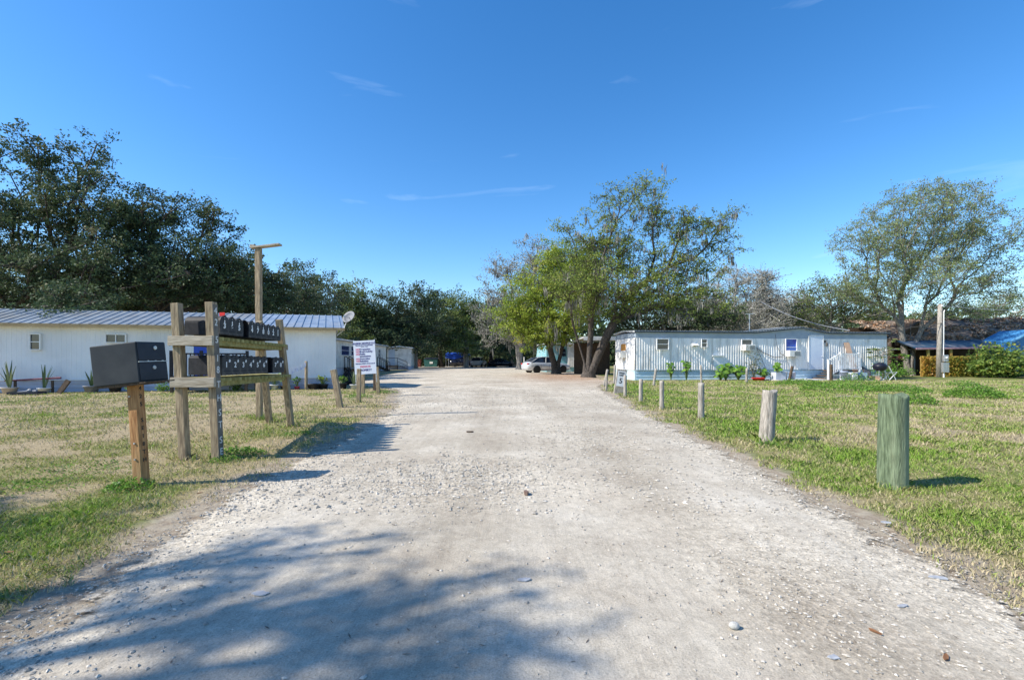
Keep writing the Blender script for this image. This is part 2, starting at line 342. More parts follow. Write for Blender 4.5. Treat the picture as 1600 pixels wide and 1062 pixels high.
def gravel_zone(x, y):     # 1 = loose stones, 0 = packed
    x = np.asarray(x, float); y = np.asarray(y, float)
    g = .9 * np.exp(-((x + .7) ** 2 / 1.5 + (y - 4.7) ** 2 / .8)) + .55 * np.exp(-((x - 1.2) ** 2 / 1 + (y - 7.0) ** 2 / 3)) + .5 * np.clip((y - 8) / 6, 0, 1)
    g = g + .5 * np.exp(-((x - 1.5) ** 2 / .25 + (y - 2.7) ** 2 / 1.5))
    g = g + .55 * np.exp(-(x - edge(RIGHT, y)) ** 2 / .15) + .5 * np.exp(-(x - edge(LEFT, y)) ** 2 / .2)
    return np.clip(g * (.5 + fbm(x * 1.5, y * 1.5) * 1.1) , 0, 1)
at = me.attributes.new('loose', 'FLOAT', 'POINT'); at.data.foreach_set('value', gravel_zone(vs[:, 0], vs[:, 1]).astype(np.float32))
drive = bpy.data.objects.new('driveway', me); COL.objects.link(drive); tag(drive, kind='structure')
def drive_mat():
    m = bpy.data.materials.new('shell_gravel'); m.use_nodes = True; nt = m.node_tree; L = nt.links; N = nt.nodes
    b = N['Principled BSDF']; b.inputs['Roughness'].default_value = .95; b.inputs['Specular IOR Level'].default_value = .15
    tc = N.new('ShaderNodeTexCoord')
    def noise(sc, det=6, ro=.6, st=None):
        n = N.new('ShaderNodeTexNoise'); n.inputs['Scale'].default_value = sc; n.inputs['Detail'].default_value = det; n.inputs['Roughness'].default_value = ro
        if st: mp = N.new('ShaderNodeMapping'); mp.inputs['Scale'].default_value = st[0]; mp.inputs['Rotation'].default_value = st[1]; L.new(tc.outputs['Object'], mp.inputs[0]); L.new(mp.outputs[0], n.inputs['Vector'])
        else: L.new(tc.outputs['Object'], n.inputs['Vector'])
        return n
    def mul(A, B, f=1):
        x = N.new('ShaderNodeMix'); x.data_type = 'RGBA'; x.blend_type = 'MULTIPLY'; x.inputs['Factor'].default_value = f; L.new(A, x.inputs['A']); L.new(B, x.inputs['B']); return x.outputs['Result']
    big = noise(.8, 8, .65); mid = noise(14, 8, .7); fine = noise(120, 4, .75)
    track = noise(1.4, 5, .6, ((4.5, .16, 1), (0, 0, .03))); streak = noise(9, 4, .6, ((9, .35, 1), (0, 0, .12)))
    base = ramp(nt, [(.3, (.385, .335, .27)), (.5, (.46, .412, .338)), (.7, (.55, .505, .43))]); L.new(big.outputs['Fac'], base.inputs[0])
    r1 = ramp(nt, [(.3, (.80, .795, .79)), (.7, (1.12, 1.12, 1.12))]); L.new(mid.outputs['Fac'], r1.inputs[0])
    r2 = ramp(nt, [(.35, (.93, .925, .92)), (.65, (1.04, 1.04, 1.04))]); L.new(track.outputs['Fac'], r2.inputs[0])
    r3 = ramp(nt, [(.3, (.93, .93, .93)), (.6, (1.04, 1.04, 1.04))]); L.new(streak.outputs['Fac'], r3.inputs[0])
    r4 = ramp(nt, [(.28, (.62, .615, .60)), (.45, (.96, .96, .96)), (.68, (1.25, 1.25, 1.25))]); L.new(fine.outputs['Fac'], r4.inputs[0])
    big2 = noise(.33, 4, .6); rb2 = ramp(nt, [(.38, (.86, .85, .83)), (.62, (1.08, 1.08, 1.07))]); L.new(big2.outputs['Fac'], rb2.inputs[0])
    tk = N.new('ShaderNodeAttribute'); tk.attribute_name = 'track'; rt = ramp(nt, [(0, (1.06, 1.06, 1.06)), (1, (.90, .885, .865))]); L.new(tk.outputs['Fac'], rt.inputs[0])
    base_c = mul(mul(base.outputs[0], rb2.outputs[0]), rt.outputs[0])
    c = mul(mul(mul(mul(base_c, r1.outputs[0]), r2.outputs[0]), r3.outputs[0]), r4.outputs[0])
    # loose stone texture
    lo0 = N.new('ShaderNodeAttribute'); lo0.attribute_name = 'loose'; n9 = noise(16, 10, .85); r9 = ramp(nt, [(.36, (.55, .54, .52)), (.5, (1, 1, 1)), (.64, (1.36, 1.35, 1.33))]); L.new(n9.outputs['Fac'], r9.inputs[0])
    x9 = N.new('ShaderNodeMix'); x9.data_type = 'RGBA'; x9.blend_type = 'MULTIPLY'; L.new(lo0.outputs['Fac'], x9.inputs['Factor']); L.new(c, x9.inputs['A']); L.new(r9.outputs[0], x9.inputs['B']); c = x9.outputs['Result']
    vo = N.new('ShaderNodeTexVoronoi'); vo.inputs['Scale'].default_value = 42; L.new(tc.outputs['Object'], vo.inputs['Vector'])
    rv = ramp(nt, [(0, (.48, .46, .43)), (.35, (.95, .94, .92)), (1, (1.45, 1.44, 1.42))])
    sp = N.new('ShaderNodeSeparateColor'); L.new(vo.outputs['Color'], sp.inputs[0]); L.new(sp.outputs[0], rv.inputs[0])
    lo = N.new('ShaderNodeAttribute'); lo.attribute_name = 'loose'
    lm = N.new('ShaderNodeMath'); lm.operation = 'MULTIPLY'; lm.inputs[1].default_value = .85; L.new(lo.outputs['Fac'], lm.inputs[0])
    x = N.new('ShaderNodeMix'); x.data_type = 'RGBA'; x.blend_type = 'MULTIPLY'; L.new(lm.outputs[0], x.inputs['Factor']); L.new(c, x.inputs['A']); L.new(rv.outputs[0], x.inputs['B']); c = x.outputs['Result']
    rim = N.new('ShaderNodeAttribute'); rim.attribute_name = 'inset'; rr1 = ramp(nt, [(.0, (.6, .6, .6)), (.75, (0, 0, 0))]); L.new(rim.outputs['Fac'], rr1.inputs[0])
    xr = N.new('ShaderNodeMix'); xr.data_type = 'RGBA'; xr.blend_type = 'MULTIPLY'; xr.inputs['B'].default_value = (1.28, 1.27, 1.24, 1); L.new(rr1.outputs[0], xr.inputs['Factor']); L.new(c, xr.inputs['A']); c = xr.outputs['Result']
    li = N.new('ShaderNodeAttribute'); li.attribute_name = 'litter'
    lr = ramp(nt, [(.40, (0, 0, 0)), (.56, (1, 1, 1))]); la = N.new('ShaderNodeMath'); la.operation = 'MULTIPLY'; L.new(mid.outputs['Fac'], lr.inputs[0]); L.new(lr.outputs[0], la.inputs[0]); L.new(li.outputs['Fac'], la.inputs[1])
    x = N.new('ShaderNodeMix'); x.data_type = 'RGBA'; x.inputs['B'].default_value = (.28, .145, .085, 1); L.new(la.outputs[0], x.inputs['Factor']); L.new(c, x.inputs['A']); c = x.outputs['Result']
    L.new(c, b.inputs['Base Color'])
    h = N.new('ShaderNodeMath'); h.operation = 'MULTIPLY_ADD'; h.inputs[1].default_value = .35; L.new(fine.outputs['Fac'], h.inputs[0]); L.new(mid.outputs['Fac'], h.inputs[2])
    h2 = N.new('ShaderNodeMath'); h2.operation = 'MULTIPLY_ADD'; L.new(vo.outputs['Distance'], h2.inputs[0]); L.new(lo.outputs['Fac'], h2.inputs[1]); L.new(h.outputs[0], h2.inputs[2])
    bp = N.new('ShaderNodeBump'); bp.inputs['Strength'].default_value = .75; bp.inputs['Distance'].default_value = .012; L.new(h2.outputs[0], bp.inputs['Height']); L.new(bp.outputs[0], b.inputs['Normal'])
    # ragged rim: the sheet thins out over the soil
    ins = N.new('ShaderNodeAttribute'); ins.attribute_name = 'inset'; e = noise(3.2, 9, .72)
    ma = N.new('ShaderNodeMath'); ma.operation = 'MULTIPLY_ADD'; ma.inputs[1].default_value = -1.1; L.new(e.outputs['Fac'], ma.inputs[0]); L.new(ins.outputs['Fac'], ma.inputs[2])
    gt = N.new('ShaderNodeMapRange'); gt.inputs['From Min'].default_value = -.34; gt.inputs['From Max'].default_value = -.24; L.new(ma.outputs[0], gt.inputs['Value'])
    tr = N.new('ShaderNodeBsdfTransparent'); mx = N.new('ShaderNodeMixShader'); L.new(gt.outputs[0], mx.inputs[0]); L.new(tr.outputs[0], mx.inputs[1]); L.new(b.outputs[0], mx.inputs[2])
    L.new(mx.outputs[0], N['Material Output'].inputs['Surface'])
    return m
me.materials.append(drive_mat())

# ------------------------------------------------------------------ loose stones and grass
def stones(n, name, rmin, rmax, sampler, mat, label):
    pts = sampler(n); n = len(pts)
    base = np.array([[1, 0, 0], [-1, 0, 0], [0, 1, 0], [0, -1, 0], [0, 0, 1], [0, 0, -1]], float)
    tri = np.array([[0, 2, 4], [2, 1, 4], [1, 3, 4], [3, 0, 4], [2, 0, 5], [1, 2, 5], [3, 1, 5], [0, 3, 5]])
    P = base[None] * RNG.uniform(.55, 1.1, (n, 6, 1)); ang = RNG.uniform(0, 6.28, n); c, s_ = np.cos(ang), np.sin(ang)
    r = (rmin + (rmax - rmin) * RNG.random(n) ** 2.6)[:, None, None]
    P = P * r * np.array([1.25, .85, .55]); x = P[..., 0] * c[:, None] - P[..., 1] * s_[:, None]; y = P[..., 0] * s_[:, None] + P[..., 1] * c[:, None]
    P = np.stack([x, y, P[..., 2]], -1) + np.column_stack([pts, road_z(pts[:, 0], pts[:, 1]) + r[:, 0, 0] * .18])[:, None, :]
    V = P[:, tri].reshape(-1, 3); t = np.repeat(RNG.random(n), 8)
    o = npmesh(name, V, 3, mat, tint=t); tag(o, label, 'gravel', kind='stuff')
M_stone = leafmat('pale_stone', [(.27, .245, .21), (.41, .375, .32), (.54, .50, .44)], trans=0, rough=.9, spec=.2)
def samp_stones(n):
    d = 1.7 * (16 / 1.7) ** RNG.random(n * 3); u = RNG.random(n * 3); a = road_l(d) - .2; b = road_r(d) + .15
    x = a + (b - a) * u; ok = (RNG.random(n * 3) < .03 + gravel_zone(x, d)) & (np.abs(x) < d * 1.15 + .3); return np.column_stack([x, d])[ok][:n]
stones(25000, 'gravel', .003, .014, samp_stones, M_stone, 'loose pale shell stones scattered over the driveway')

def samp_far(n):
    d = 3.6 * (20 / 3.6) ** RNG.random(n * 3); u = RNG.random(n * 3); a = road_l(d); b = road_r(d); x = a + (b - a) * u; ok = RNG.random(n * 3) < gravel_zone(x, d) * 1.1 + .006; return np.column_stack([x, d])[ok][:n]
stones(10500, 'gravel', .009, .026, samp_far, M_stone, 'coarser pale shell stones lying loose farther along the driveway')
def in_road(x, y, m=0): return (x > road_l(y) - m) & (x < road_r(y) + m)
BLOCK = []     # rectangles with no grass (homes, pads): (x0,x1,y0,y1)
def grass(n):
    k = int(n * 1.5); d = 1.6 * (30 / 1.6) ** (RNG.random(k) ** .9); x = RNG.uniform(-1.16, 1.16, k) * d
    mrg = fbm(x * 2.2, d * 2.2) * .95 - .30
    ok = ~in_road(x, d, mrg); ok &= ~((x < -7) & (d > 16.9 + (x + 24.4) * .158)); ok &= (x < 6.5) | (d < 27.2)
    ed = np.maximum(road_l(d) - x, x - road_r(d)); L = lush(x, d) + RNG.normal(0, .06, k) - .16 * np.exp(-np.maximum(ed, 0) / .45); ok &= RNG.random(k) < np.clip(.28 + (L - .38) * 2.5, .16, 1)
    x, d, L = x[ok], d[ok], L[ok]; n = len(x); tuft = np.zeros(n)
    for (a_, b_) in ((1395, 763), (1197, 692), (1095.5, 656), (1034, 640), (1001, 629), (976.5, 621), (222, 760), (289, 720), (340, 719), (455, 668), (421, 661), (405, 656), (532, 637), (560, 629), (591, 614)):
        g_ = gp(a_, b_); tuft += np.exp(-((x - g_.x) ** 2 + (d - g_.y) ** 2) / (.10 + .004 * g_.y) ** 1.6)
    L = L + .12 * np.clip(tuft, 0, 1)
    z0 = .01; h = (1 + 1.1 * np.clip(tuft, 0, 1)) * RNG.uniform(.018, .05, n) * (1 + 1.0 * np.clip(L - .58, 0, .5) * 2) * np.clip(d / 6, .75, 1.15); w = np.maximum(.0028, d * .00068) * RNG.uniform(.8, 1.5, n)
    a = RNG.uniform(0, 6.28, n); lean = RNG.uniform(.2, 1.3, n) * h; la = RNG.uniform(0, 6.28, n)
    B = np.column_stack([x, d, np.full(n, z0)]); wd = np.column_stack([np.cos(a), np.sin(a), 0 * a]) * w[:, None]
    mid = B + np.column_stack([np.cos(la) * lean * .35, np.sin(la) * lean * .35, h * .62]); tip = B + np.column_stack([np.cos(la) * lean, np.sin(la) * lean, h * .95])
    V = np.stack([B - wd, B + wd, mid + wd * .7, tip, mid - wd * .7], 1).reshape(-1, 3)
    t = np.clip((L - .38) * 1.9 + RNG.normal(0, .28, n), 0, 1)
    m = leafmat('grass_blade', [(.50, .42, .27), (.42, .37, .19), (.33, .35, .12), (.26, .34, .07), (.20, .34, .04)], trans=.25, rough=.6, spec=.25)
    o = npmesh('grass', V, 5, m, tint=t); tag(o, 'short dry and green grass covering the lawns on both sides of the driveway', 'grass', kind='stuff')
grass(300000)

# ------------------------------------------------------------------ plants and trees
LV_dark = leafmat('dark_oak_leaf', [(.042, .066, .034), (.068, .10, .046), (.105, .15, .06), (.19, .17, .09)], trans=.25, rough=.6, spec=.25)
LV_mid = leafmat('mid_green_leaf', [(.075, .11, .04), (.14, .19, .06), (.22, .28, .08), (.30, .30, .13)], trans=.38, spec=.2)
LV_yel = leafmat('yellow_green_leaf', [(.15, .22, .035), (.27, .36, .05), (.38, .45, .07), (.48, .42, .10)], trans=.45, spec=.2)
LV_grey = leafmat('grey_brown_leaf', [(.16, .165, .12), (.25, .25, .19), (.35, .345, .29), (.20, .27, .08)], trans=.25)
LV_moss = leafmat('spanish_moss', [(.15, .145, .125), (.24, .23, .2), (.32, .31, .27)], trans=.2, rough=.9, spec=.1)
LV_weed = leafmat('weed_leaf', [(.07, .15, .025), (.14, .28, .04), (.23, .39, .06)], trans=.38, spec=.25)
LV_vine = leafmat('vine_leaf', [(.06, .11, .03), (.11, .18, .04), (.18, .27, .05), (.36, .32, .08)], trans=.32, spec=.25)
LV_snake = leafmat('snake_plant_leaf', [(.05, .09, .04), (.10, .15, .06), (.30, .33, .15)], trans=.1)
LV_lit = leafmat('orange_vine_leaf', [(.42, .2, .04), (.42, .3, .05), (.28, .3, .05), (.14, .22, .04)], trans=.3)

def tree(name, base, trunk_top, blobs, label, cat='tree', group=None, ncl=160, nleaf=110, leaf=.15, lw=.55, sig=.55, lm=LV_dark, bark=M_bark, r0=.012, seed=1, twigs=4, moss=0, stems=None, trunk_r=None, mosslen=1.2, droop=.0, share=None):
    """blobs: (cx,cy,cz, rx,ry,rz, weight). World coordinates; base is the foot of the trunk."""
    rng = np.random.default_rng(seed); rd = random.Random(seed); base = Vector(base)
    root = empty(name, base, 0, label, cat, group)
    cl = []; wts = np.array([b[6] for b in blobs], float); wts /= wts.sum()
    for b, w in zip(blobs, wts):
        for _ in range(max(2, int(ncl * w))):
            v = rng.normal(size=3); v /= np.linalg.norm(v); q = rng.random() ** .38
            p = np.array(b[:3]) + v * q * np.array(b[3:6]); p += rng.normal(0, .15, 3)
            if p[2] < 1.2: p[2] = 1.2 + rng.random()
            cl.append(p)
    cl = np.array(cl) - np.array(base)
    nodes = []; par = []; paths = []; plen = []
    def line(p0, p1, i0, step=.9, wob=.10):
        p0 = np.array(p0); p1 = np.array(p1); L = np.linalg.norm(p1 - p0); k = max(1, int(L / step)); path = [i0] if i0 is not None else []
        prev = i0
        for j in range(1 if i0 is not None else 0, k + 1):
            t = j / k; q = p0 + (p1 - p0) * t; q = q + rng.normal(0, wob, 3) * min(L, 4) * .3 * (0 < t < 1) ; q[2] += math.sin(t * math.pi) * L * (.07 - droop)
            nodes.append(q); par.append(prev if prev is not None else -1); plen.append((plen[prev] + float(np.linalg.norm(q - nodes[prev]))) if prev is not None else 0.); prev = len(nodes) - 1; path.append(prev)
        paths.append(path); return prev
    tops = trunk_top if isinstance(trunk_top, list) else [trunk_top]
    nodes.append(np.zeros(3)); par.append(-1); plen.append(0.)
    frst = None; joints = []
    for k, tt in enumerate(tops):
        tt = np.array(tt) - np.array(base)
        joints.append(line(nodes[0], tt, 0, step=.8, wob=.14))
    start_idx = 1
    order = np.argsort(np.min([np.linalg.norm(cl - nodes[j], axis=1) for j in joints], axis=0))
    ends = []
    tz = min(nodes[j][2] for j in joints)
    for ci in order:
        A = np.array(nodes); dd = np.linalg.norm(A - cl[ci], axis=1) + .42 * np.array(plen) + np.where(A[:, 2] > cl[ci][2] + .3, 1.2, 0) + np.where(A[:, 2] < min(tz * .75, 3.0), 4, 0)
        i0 = int(np.argmin(dd)); ends.append(line(nodes[i0], cl[ci], i0))
    kids = [[] for _ in nodes]
    for i, p in enumerate(par):
        if p >= 0: kids[p].append(i)
    A = np.array(nodes)
    for _ in range(6):
        Bn = A.copy()
        for i in range(1, len(A)):
            if kids[i] and par[i] >= 0: Bn[i] = .5 * A[i] + .25 * A[par[i]] + .25 * A[kids[i]].mean(axis=0)
        A = Bn
    nodes = list(A)
    N = len(nodes); rr_ = np.zeros(N); ex = 2.25; ch = [[] for _ in range(N)]
    for i, p in enumerate(par):
        if p >= 0: ch[p].append(i)
    for i in range(N - 1, -1, -1):
        rr_[i] = r0 if not ch[i] else sum(rr_[c] ** ex for c in ch[i]) ** (1 / ex)
        rr_[i] = max(rr_[i], r0)
    if trunk_r: rr_ *= 1 + (trunk_r / max(rr_[0], 1e-3) - 1) * np.clip(rr_ / max(rr_[0], 1e-3), 0, 1) ** .5
    rr_[0] *= 1.25
    mb = MB(); mb.smooth = True
    for path in paths:
        if len(path) < 2: continue
        rads = [rr_[j] for j in path]
        if path[0] != 0: rads[0] = min(rads[0], rads[1] * 1.25)
        mb.tube([nodes[j] for j in path], rads, n=7 if max(rads) > .06 else 4, cap=False, jit=.12 if max(rads) > .1 else 0)
    tw = twigs + 4; ang = rng.normal(size=(len(ends), tw, 3)); TP = []
    for e, an in zip(ends, ang):
        for v in an:
            v = v / np.linalg.norm(v); v[2] = v[2] * .6 + .12; p = nodes[e]; q = p + v * sig * rd.uniform(.7, 2.0); m_ = (p + q) / 2 + rng.normal(0, .06, 3)
            mb.tube([p, m_, q], [r0 * .8, r0 * .55, r0 * .3], n=3, cap=False); TP.append((m_, q))
    # flare at the foot
    mb.tube([(0, 0, -.1), (0, 0, .35)], [rr_[0] * 1.35, rr_[0] * .9], n=10, cap=False, jit=.15)
    mb.build('trunk', bark, root)
    E = np.array([nodes[e] for e in ends]); TP = np.array(TP); nt_ = len(TP); sizes = rng.uniform(.2, 1.7, nt_) * np.repeat(rng.uniform(.5, 1.4, len(E)), tw); cnt = (nleaf / tw * sizes).astype(int)
    T0 = np.repeat(TP[:, 0], cnt, axis=0); T1 = np.repeat(TP[:, 1], cnt, axis=0); tt_ = rng.uniform(.1, 1.08, len(T0))[:, None]; C = T0 + (T1 - T0) * tt_
    tb = np.repeat(rng.normal(.38, .17, nt_), cnt) + np.repeat(np.repeat(rng.normal(0, .1, len(E)), tw), cnt); dv = rng.normal(size=C.shape); dv /= np.maximum(1, np.linalg.norm(dv, axis=1, keepdims=True) / 1.7)
    C = C + dv * sig * .27 * np.array([1, 1, .7])
    V = leaf_quads(C, np.full(len(C), leaf), np.full(len(C), leaf * lw), rng=rng)
    t = np.clip(tb + rng.normal(0, .13, len(C)), 0, 1)
    npmesh('crown', V, 4, lm, root, t)
    if moss > 45:
        k = rng.integers(0, len(E), moss); P0 = E[k] + rng.normal(0, sig * .7, (moss, 3)); m_ = 14
        P = np.repeat(P0, m_, axis=0) + rng.normal(0, .10, (moss * m_, 3)); ln = np.repeat(rng.uniform(.3, 1, moss) * mosslen, m_) * rng.uniform(.4, 1, moss * m_)
        w = leaf * .22; a = rng.uniform(0, 6.28, len(P)); wd = np.column_stack([np.cos(a), np.sin(a), 0 * a]) * w
        tip = P - np.column_stack([rng.normal(0, .05, len(P)), rng.normal(0, .05, len(P)), ln]); mid = (P + tip) / 2 + rng.normal(0, .04, P.shape)
        V = np.stack([P - wd, mid - wd, tip, mid + wd], 1).reshape(-1, 3)
        npmesh('moss', V, 4, LV_moss, root, rng.random(len(P)))
    return root
def B(px, py, d, rpx, rpy, rd=None, w=None):       # crown lobe measured off the photo at a distance
    p = pd(px, py, d); rx = rpx * d / F; rz = rpy * d / F; ryy = rd if rd else (rx + rz) / 2
    return (p.x, p.y, p.z, rx, ryy, rz, w if w else rpx * rpy)
def T3(v): return (v.x, v.y, v.z)
def gxd(px, d): return Vector(((px - 800) * d / F, d, 0))

def bush(name, loc, r, h, label, cat='plant', n=500, leaf=.06, lw=.5, lm=LV_weed, group=None, seed=1, stem=True, flat=.9):
    rng = np.random.default_rng(seed); root = empty(name, loc, 0, label, cat, group)
    v = rng.normal(size=(n, 3)); v /= np.linalg.norm(v, axis=1)[:, None]; q = rng.random(n)[:, None] ** .45
    C = v * q * np.array([r, r, h / 2]); C[:, 2] += h / 2; C *= 1 + .25 * np.sin(v[:, :1] * 5 + seed) + .16 * np.sin(v[:, 2:3] * 9 + v[:, 1:2] * 7 + seed) ; C[:, 2] = np.maximum(C[:, 2], .01)
    npmesh('foliage', leaf_quads(C, np.full(n, leaf), np.full(n, leaf * lw), up=.8, rng=rng), 4, lm, root, rng.normal(.5, .25, n).clip(0, 1))
    if stem:
        mb = MB()
        for k in range(7):
            a = rng.uniform(0, 6.28); mb.tube([(0, 0, 0), (math.cos(a) * r * .3, math.sin(a) * r * .3, h * .4), (math.cos(a) * r * .7, math.sin(a) * r * .7, h * .75)], [.012, .009, .004], n=4, cap=False)
        mb.build('stem', M_bark, root)
    return root
def blade_plant(root, n, h, w, spread, lm, z0, seed=0):
    rng = np.random.default_rng(seed); V = []; T = []
    for k in range(n):
        a = rng.uniform(0, 6.28); hh = h * rng.uniform(.55, 1.05); l = spread * rng.uniform(.1, 1); b = Vector((math.cos(a), math.sin(a), 0)); s_ = Vector((-b.y, b.x, 0)) * w / 2
        p0 = b * .03 + Vector((0, 0, z0)); p1 = b * l * .45 + Vector((0, 0, z0 + hh * .55)); p2 = b * l + Vector((0, 0, z0 + hh))
        V += [p0 - s_ * .7, p0 + s_ * .7, p1 + s_, p1 - s_]; V += [p1 - s_, p1 + s_, p2 + s_ * .12, p2 - s_ * .12]; t = rng.random(); T += [t, t]
    return npmesh('leaves', np.array([tuple(v) for v in V]), 4, lm, root, np.array(T))
def pot(root, r, h, mat):
    m = MB(); m.smooth = True; m.lathe([(r * .72, 0), (r * .95, h * .86), (r * 1.05, h * .86), (r * 1.05, h), (r * .9, h), (r * .88, h * .9)], 18); m.build('pot', mat, root)
    s_ = MB(); s_.lathe([(r * .86, h * .84), (r * .86, h * .9)], 14); s_.build('potting_soil', pm('potting_soil', (.04, .03, .02), (.08, .06, .04), scale=30, rough=1), root)
def round_leaves(root, n, r, h, size, lm, seed=0, name='leaves'):      # big round leaves on stalks
    rng = np.random.default_rng(seed); mb = MB(); V = []; T = []
    for k in range(n):
        a = rng.uniform(0, 6.28); q = rng.uniform(.2, 1) * r; c = Vector((math.cos(a) * q, math.sin(a) * q, h * rng.uniform(.45, 1)))
        mb.tube([(0, 0, 0), (c.x * .5, c.y * .5, c.z * .75), c], [.012, .01, .006], n=4, cap=False)
        nrm = Vector((math.cos(a) * .6 + rng.normal(0, .25), math.sin(a) * .6 - .5 + rng.normal(0, .25), .8)).normalized(); x = nrm.orthogonal().normalized(); y = nrm.cross(x); s_ = size * rng.uniform(.6, 1.1) / 2
        ring = [c + (x * math.cos(t) + y * math.sin(t)) * s_ * (1 + .12 * math.cos(3 * t)) for t in [i * math.pi / 4 for i in range(8)]]
        V += ring; T.append(rng.random())
    mb.build('stalks', MATS['weed_stem'] if 'weed_stem' in MATS else pm('weed_stem', (.10, .15, .04), (.16, .22, .06)), root)
    return npmesh(name, np.array([tuple(v) for v in V]), 8, lm, root, np.array(T))
# ------------------------------------------------------------------ facade frame: local x along wall, y into the building, z up
class Wall:
    def __init__(s, a, b):
        s.a = Vector((a[0], a[1])); s.b = Vector((b[0], b[1])); s.d = (s.b - s.a); s.L = s.d.length; s.d.normalize(); s.ang = math.atan2(s.d.y, s.d.x); s.n = Vector((-s.d.y, s.d.x))
    def u(s, px, off=0):
        k = (px - 800) / F; a = s.a + s.n * off
        return (k * a.y - a.x) / (s.d.x - k * s.d.y)
    def z(s, px, py, off=0):
        u = s.u(px, off); dep = (s.a + s.n * off + s.d * u).y; return CAMZ - (py - H0) * dep / F
    def w(s, u, off=0, z=0): p = s.a + s.d * u + s.n * off; return Vector((p.x, p.y, z))
def window(parent, x0, x1, z0, z1, y=0.0, rows=2, cols=1, fm=M_white, gm=None, blind=None, ac=None, name='window'):
    fr = MB(); t = .034; cx, cz = (x0 + x1) / 2, (z0 + z1) / 2; w, h = x1 - x0, z1 - z0
    fr.box((cx, y - .02, z0 + t / 2), (w, .07, t)); fr.box((cx, y - .02, z1 - t / 2), (w, .07, t)); fr.box((x0 + t / 2, y - .02, cz), (t, .068, h - 2 * t)); fr.box((x1 - t / 2, y - .02, cz), (t, .068, h - 2 * t))
    for i in range(1, rows): fr.box((cx, y - .015, z0 + h * i / rows), (w - 2 * t, .05, t * .8))
    for i in range(1, cols): fr.box((x0 + w * i / cols, y - .012, cz), (t * .8, .045, h - 2 * t))
    f = fr.build(name, fm, parent)
    p = MB(); p.box((cx, y + .004, cz), (w - t, .01, h - t)); p.build('pane', gm or M_glass, f)
    return f
def aircon(parent, x0, x1, z0, z1, y=0, depth=.38):
    a = MB(); a.box(((x0 + x1) / 2, y - depth / 2, (z0 + z1) / 2), (x1 - x0, depth, z1 - z0)); o = a.build('air_conditioner', M_cream, parent, bevel=.01)
    g = MB(); w = x1 - x0
    for k in range(7): g.box((x0 + w * .66, y - depth - .006, z0 + (z1 - z0) * (.18 + .1 * k)), (w * .5, .012, (z1 - z0) * .045))
    g.build('vent_grille', pm('grey_grille', (.12, .12, .12), (.2, .2, .2)), o); return o
def ribbed(parent, x0, x1, z0, z1, y, pitch, depth, mat, name='ribbed_siding', holes=(), wav=0):
    # vertical ribs, a real corrugated sheet; waviness bows the sheet slightly like dented trailer skin
    mb = MB(); xs = []; x = x0
    while x < x1 - 1e-6:
        xs += [(x, 0), (x + pitch * .42, 0), (x + pitch * .5, -depth), (x + pitch * .58, -depth), (x + pitch * .66, 0)]; x += pitch
    xs = [(min(a, x1), b) for a, b in xs] + [(x1, 0)]
    zs = np.linspace(z0, z1, 9); vs = []; n = len(xs)
    for zv in zs:
        for a, b in xs: vs.append((a, y + b - wav * (float(fbm(a * .8 + 3, zv * 1.4 + 7)) - .1), zv))
    fs = [(i + j * n, i + 1 + j * n, i + 1 + (j + 1) * n, i + (j + 1) * n) for j in range(len(zs) - 1) for i in range(n - 1)]
    mb.add(vs, fs); return mb.build(name, mat, parent)
def laps(parent, x0, x1, z0, z1, y, step, mat, name='skirting'):
    mb = MB(); z = z0
    while z < z1 - .01:
        t = min(step, z1 - z); mb.prismx([(y, z), (y - .03, z), (y - .006, z + t - .004), (y, z + t - .004)], x0, x1); z += step
    return mb.build(name, mat, parent)

# ================================================================== left long mobile home
WA = Wall((-24.2, 15.5), (-7.32, 19.7)); LA = WA.L
hA = empty('mobile_home', (WA.a.x, WA.a.y, 0), WA.ang, 'long white mobile home with blue-grey metal roof and tan fascia, behind the mailbox rack', 'mobile home')
SK = .50
m = MB(); m.add([(x, y, z) for z in (.45, 2.41) for x, y in ((0, .02), (LA, .02), (LA - SK, 3.5), (0, 3.5))], [(0, 3, 2, 1), (4, 5, 6, 7), (0, 1, 5, 4), (1, 2, 6, 5), (2, 3, 7, 6), (3, 0, 4, 7)]); m.build('wall', M_wwall, hA)
ribbed(hA, 0, LA, .46, 2.42, -.012, .15, .006, M_wwall)
laps(hA, 0, LA, .02, .46, .0, .15, M_skirtA)
m = MB(); m.add([(x, y, z) for z in (0, .445) for x, y in ((.02, .02), (LA - .03, .02), (LA - SK - .03, 3.45), (.02, 3.45))], [(0, 3, 2, 1), (4, 5, 6, 7), (0, 1, 5, 4), (1, 2, 6, 5), (2, 3, 7, 6), (3, 0, 4, 7)]); m.build('underfloor', M_skirtA, hA)
m = MB(); m.box((LA / 2, -.03, .465), (LA, .05, .035)); m.build('belly_trim', M_white, hA)
m = MB(); m.box((LA / 2 + .1, -.36, 2.455), (LA + .55, .03, .11)); m.build('fascia', M_tan, hA)
m = MB(); m.box((LA / 2 + .1, -.18, 2.43), (LA + .5, .32, .02)); m.build('soffit', M_cream, hA)
m = MB(); m.add([(LA - .01, .03, 2.405), (LA - SK, 3.5, 2.405), (LA - SK * .5, 1.75, 3.10), (0, .03, 2.405), (0, 3.5, 2.405), (0, 1.75, 3.10)], [(0, 1, 2), (3, 5, 4), (0, 2, 5, 3), (1, 4, 5, 2)]); m.build('gable', M_wwall, hA)
m = MB(); x0, x1 = -.1, LA + .38
xr_ = x1 - .36; m.add([(x0, -.38, 2.50), (x1, -.38, 2.50), (xr_, 1.85, 3.20), (x0, 1.85, 3.20), (x0, 3.8, 2.50), (x1 - .75, 3.8, 2.50)], [(0, 1, 2, 3), (3, 2, 5, 4)])
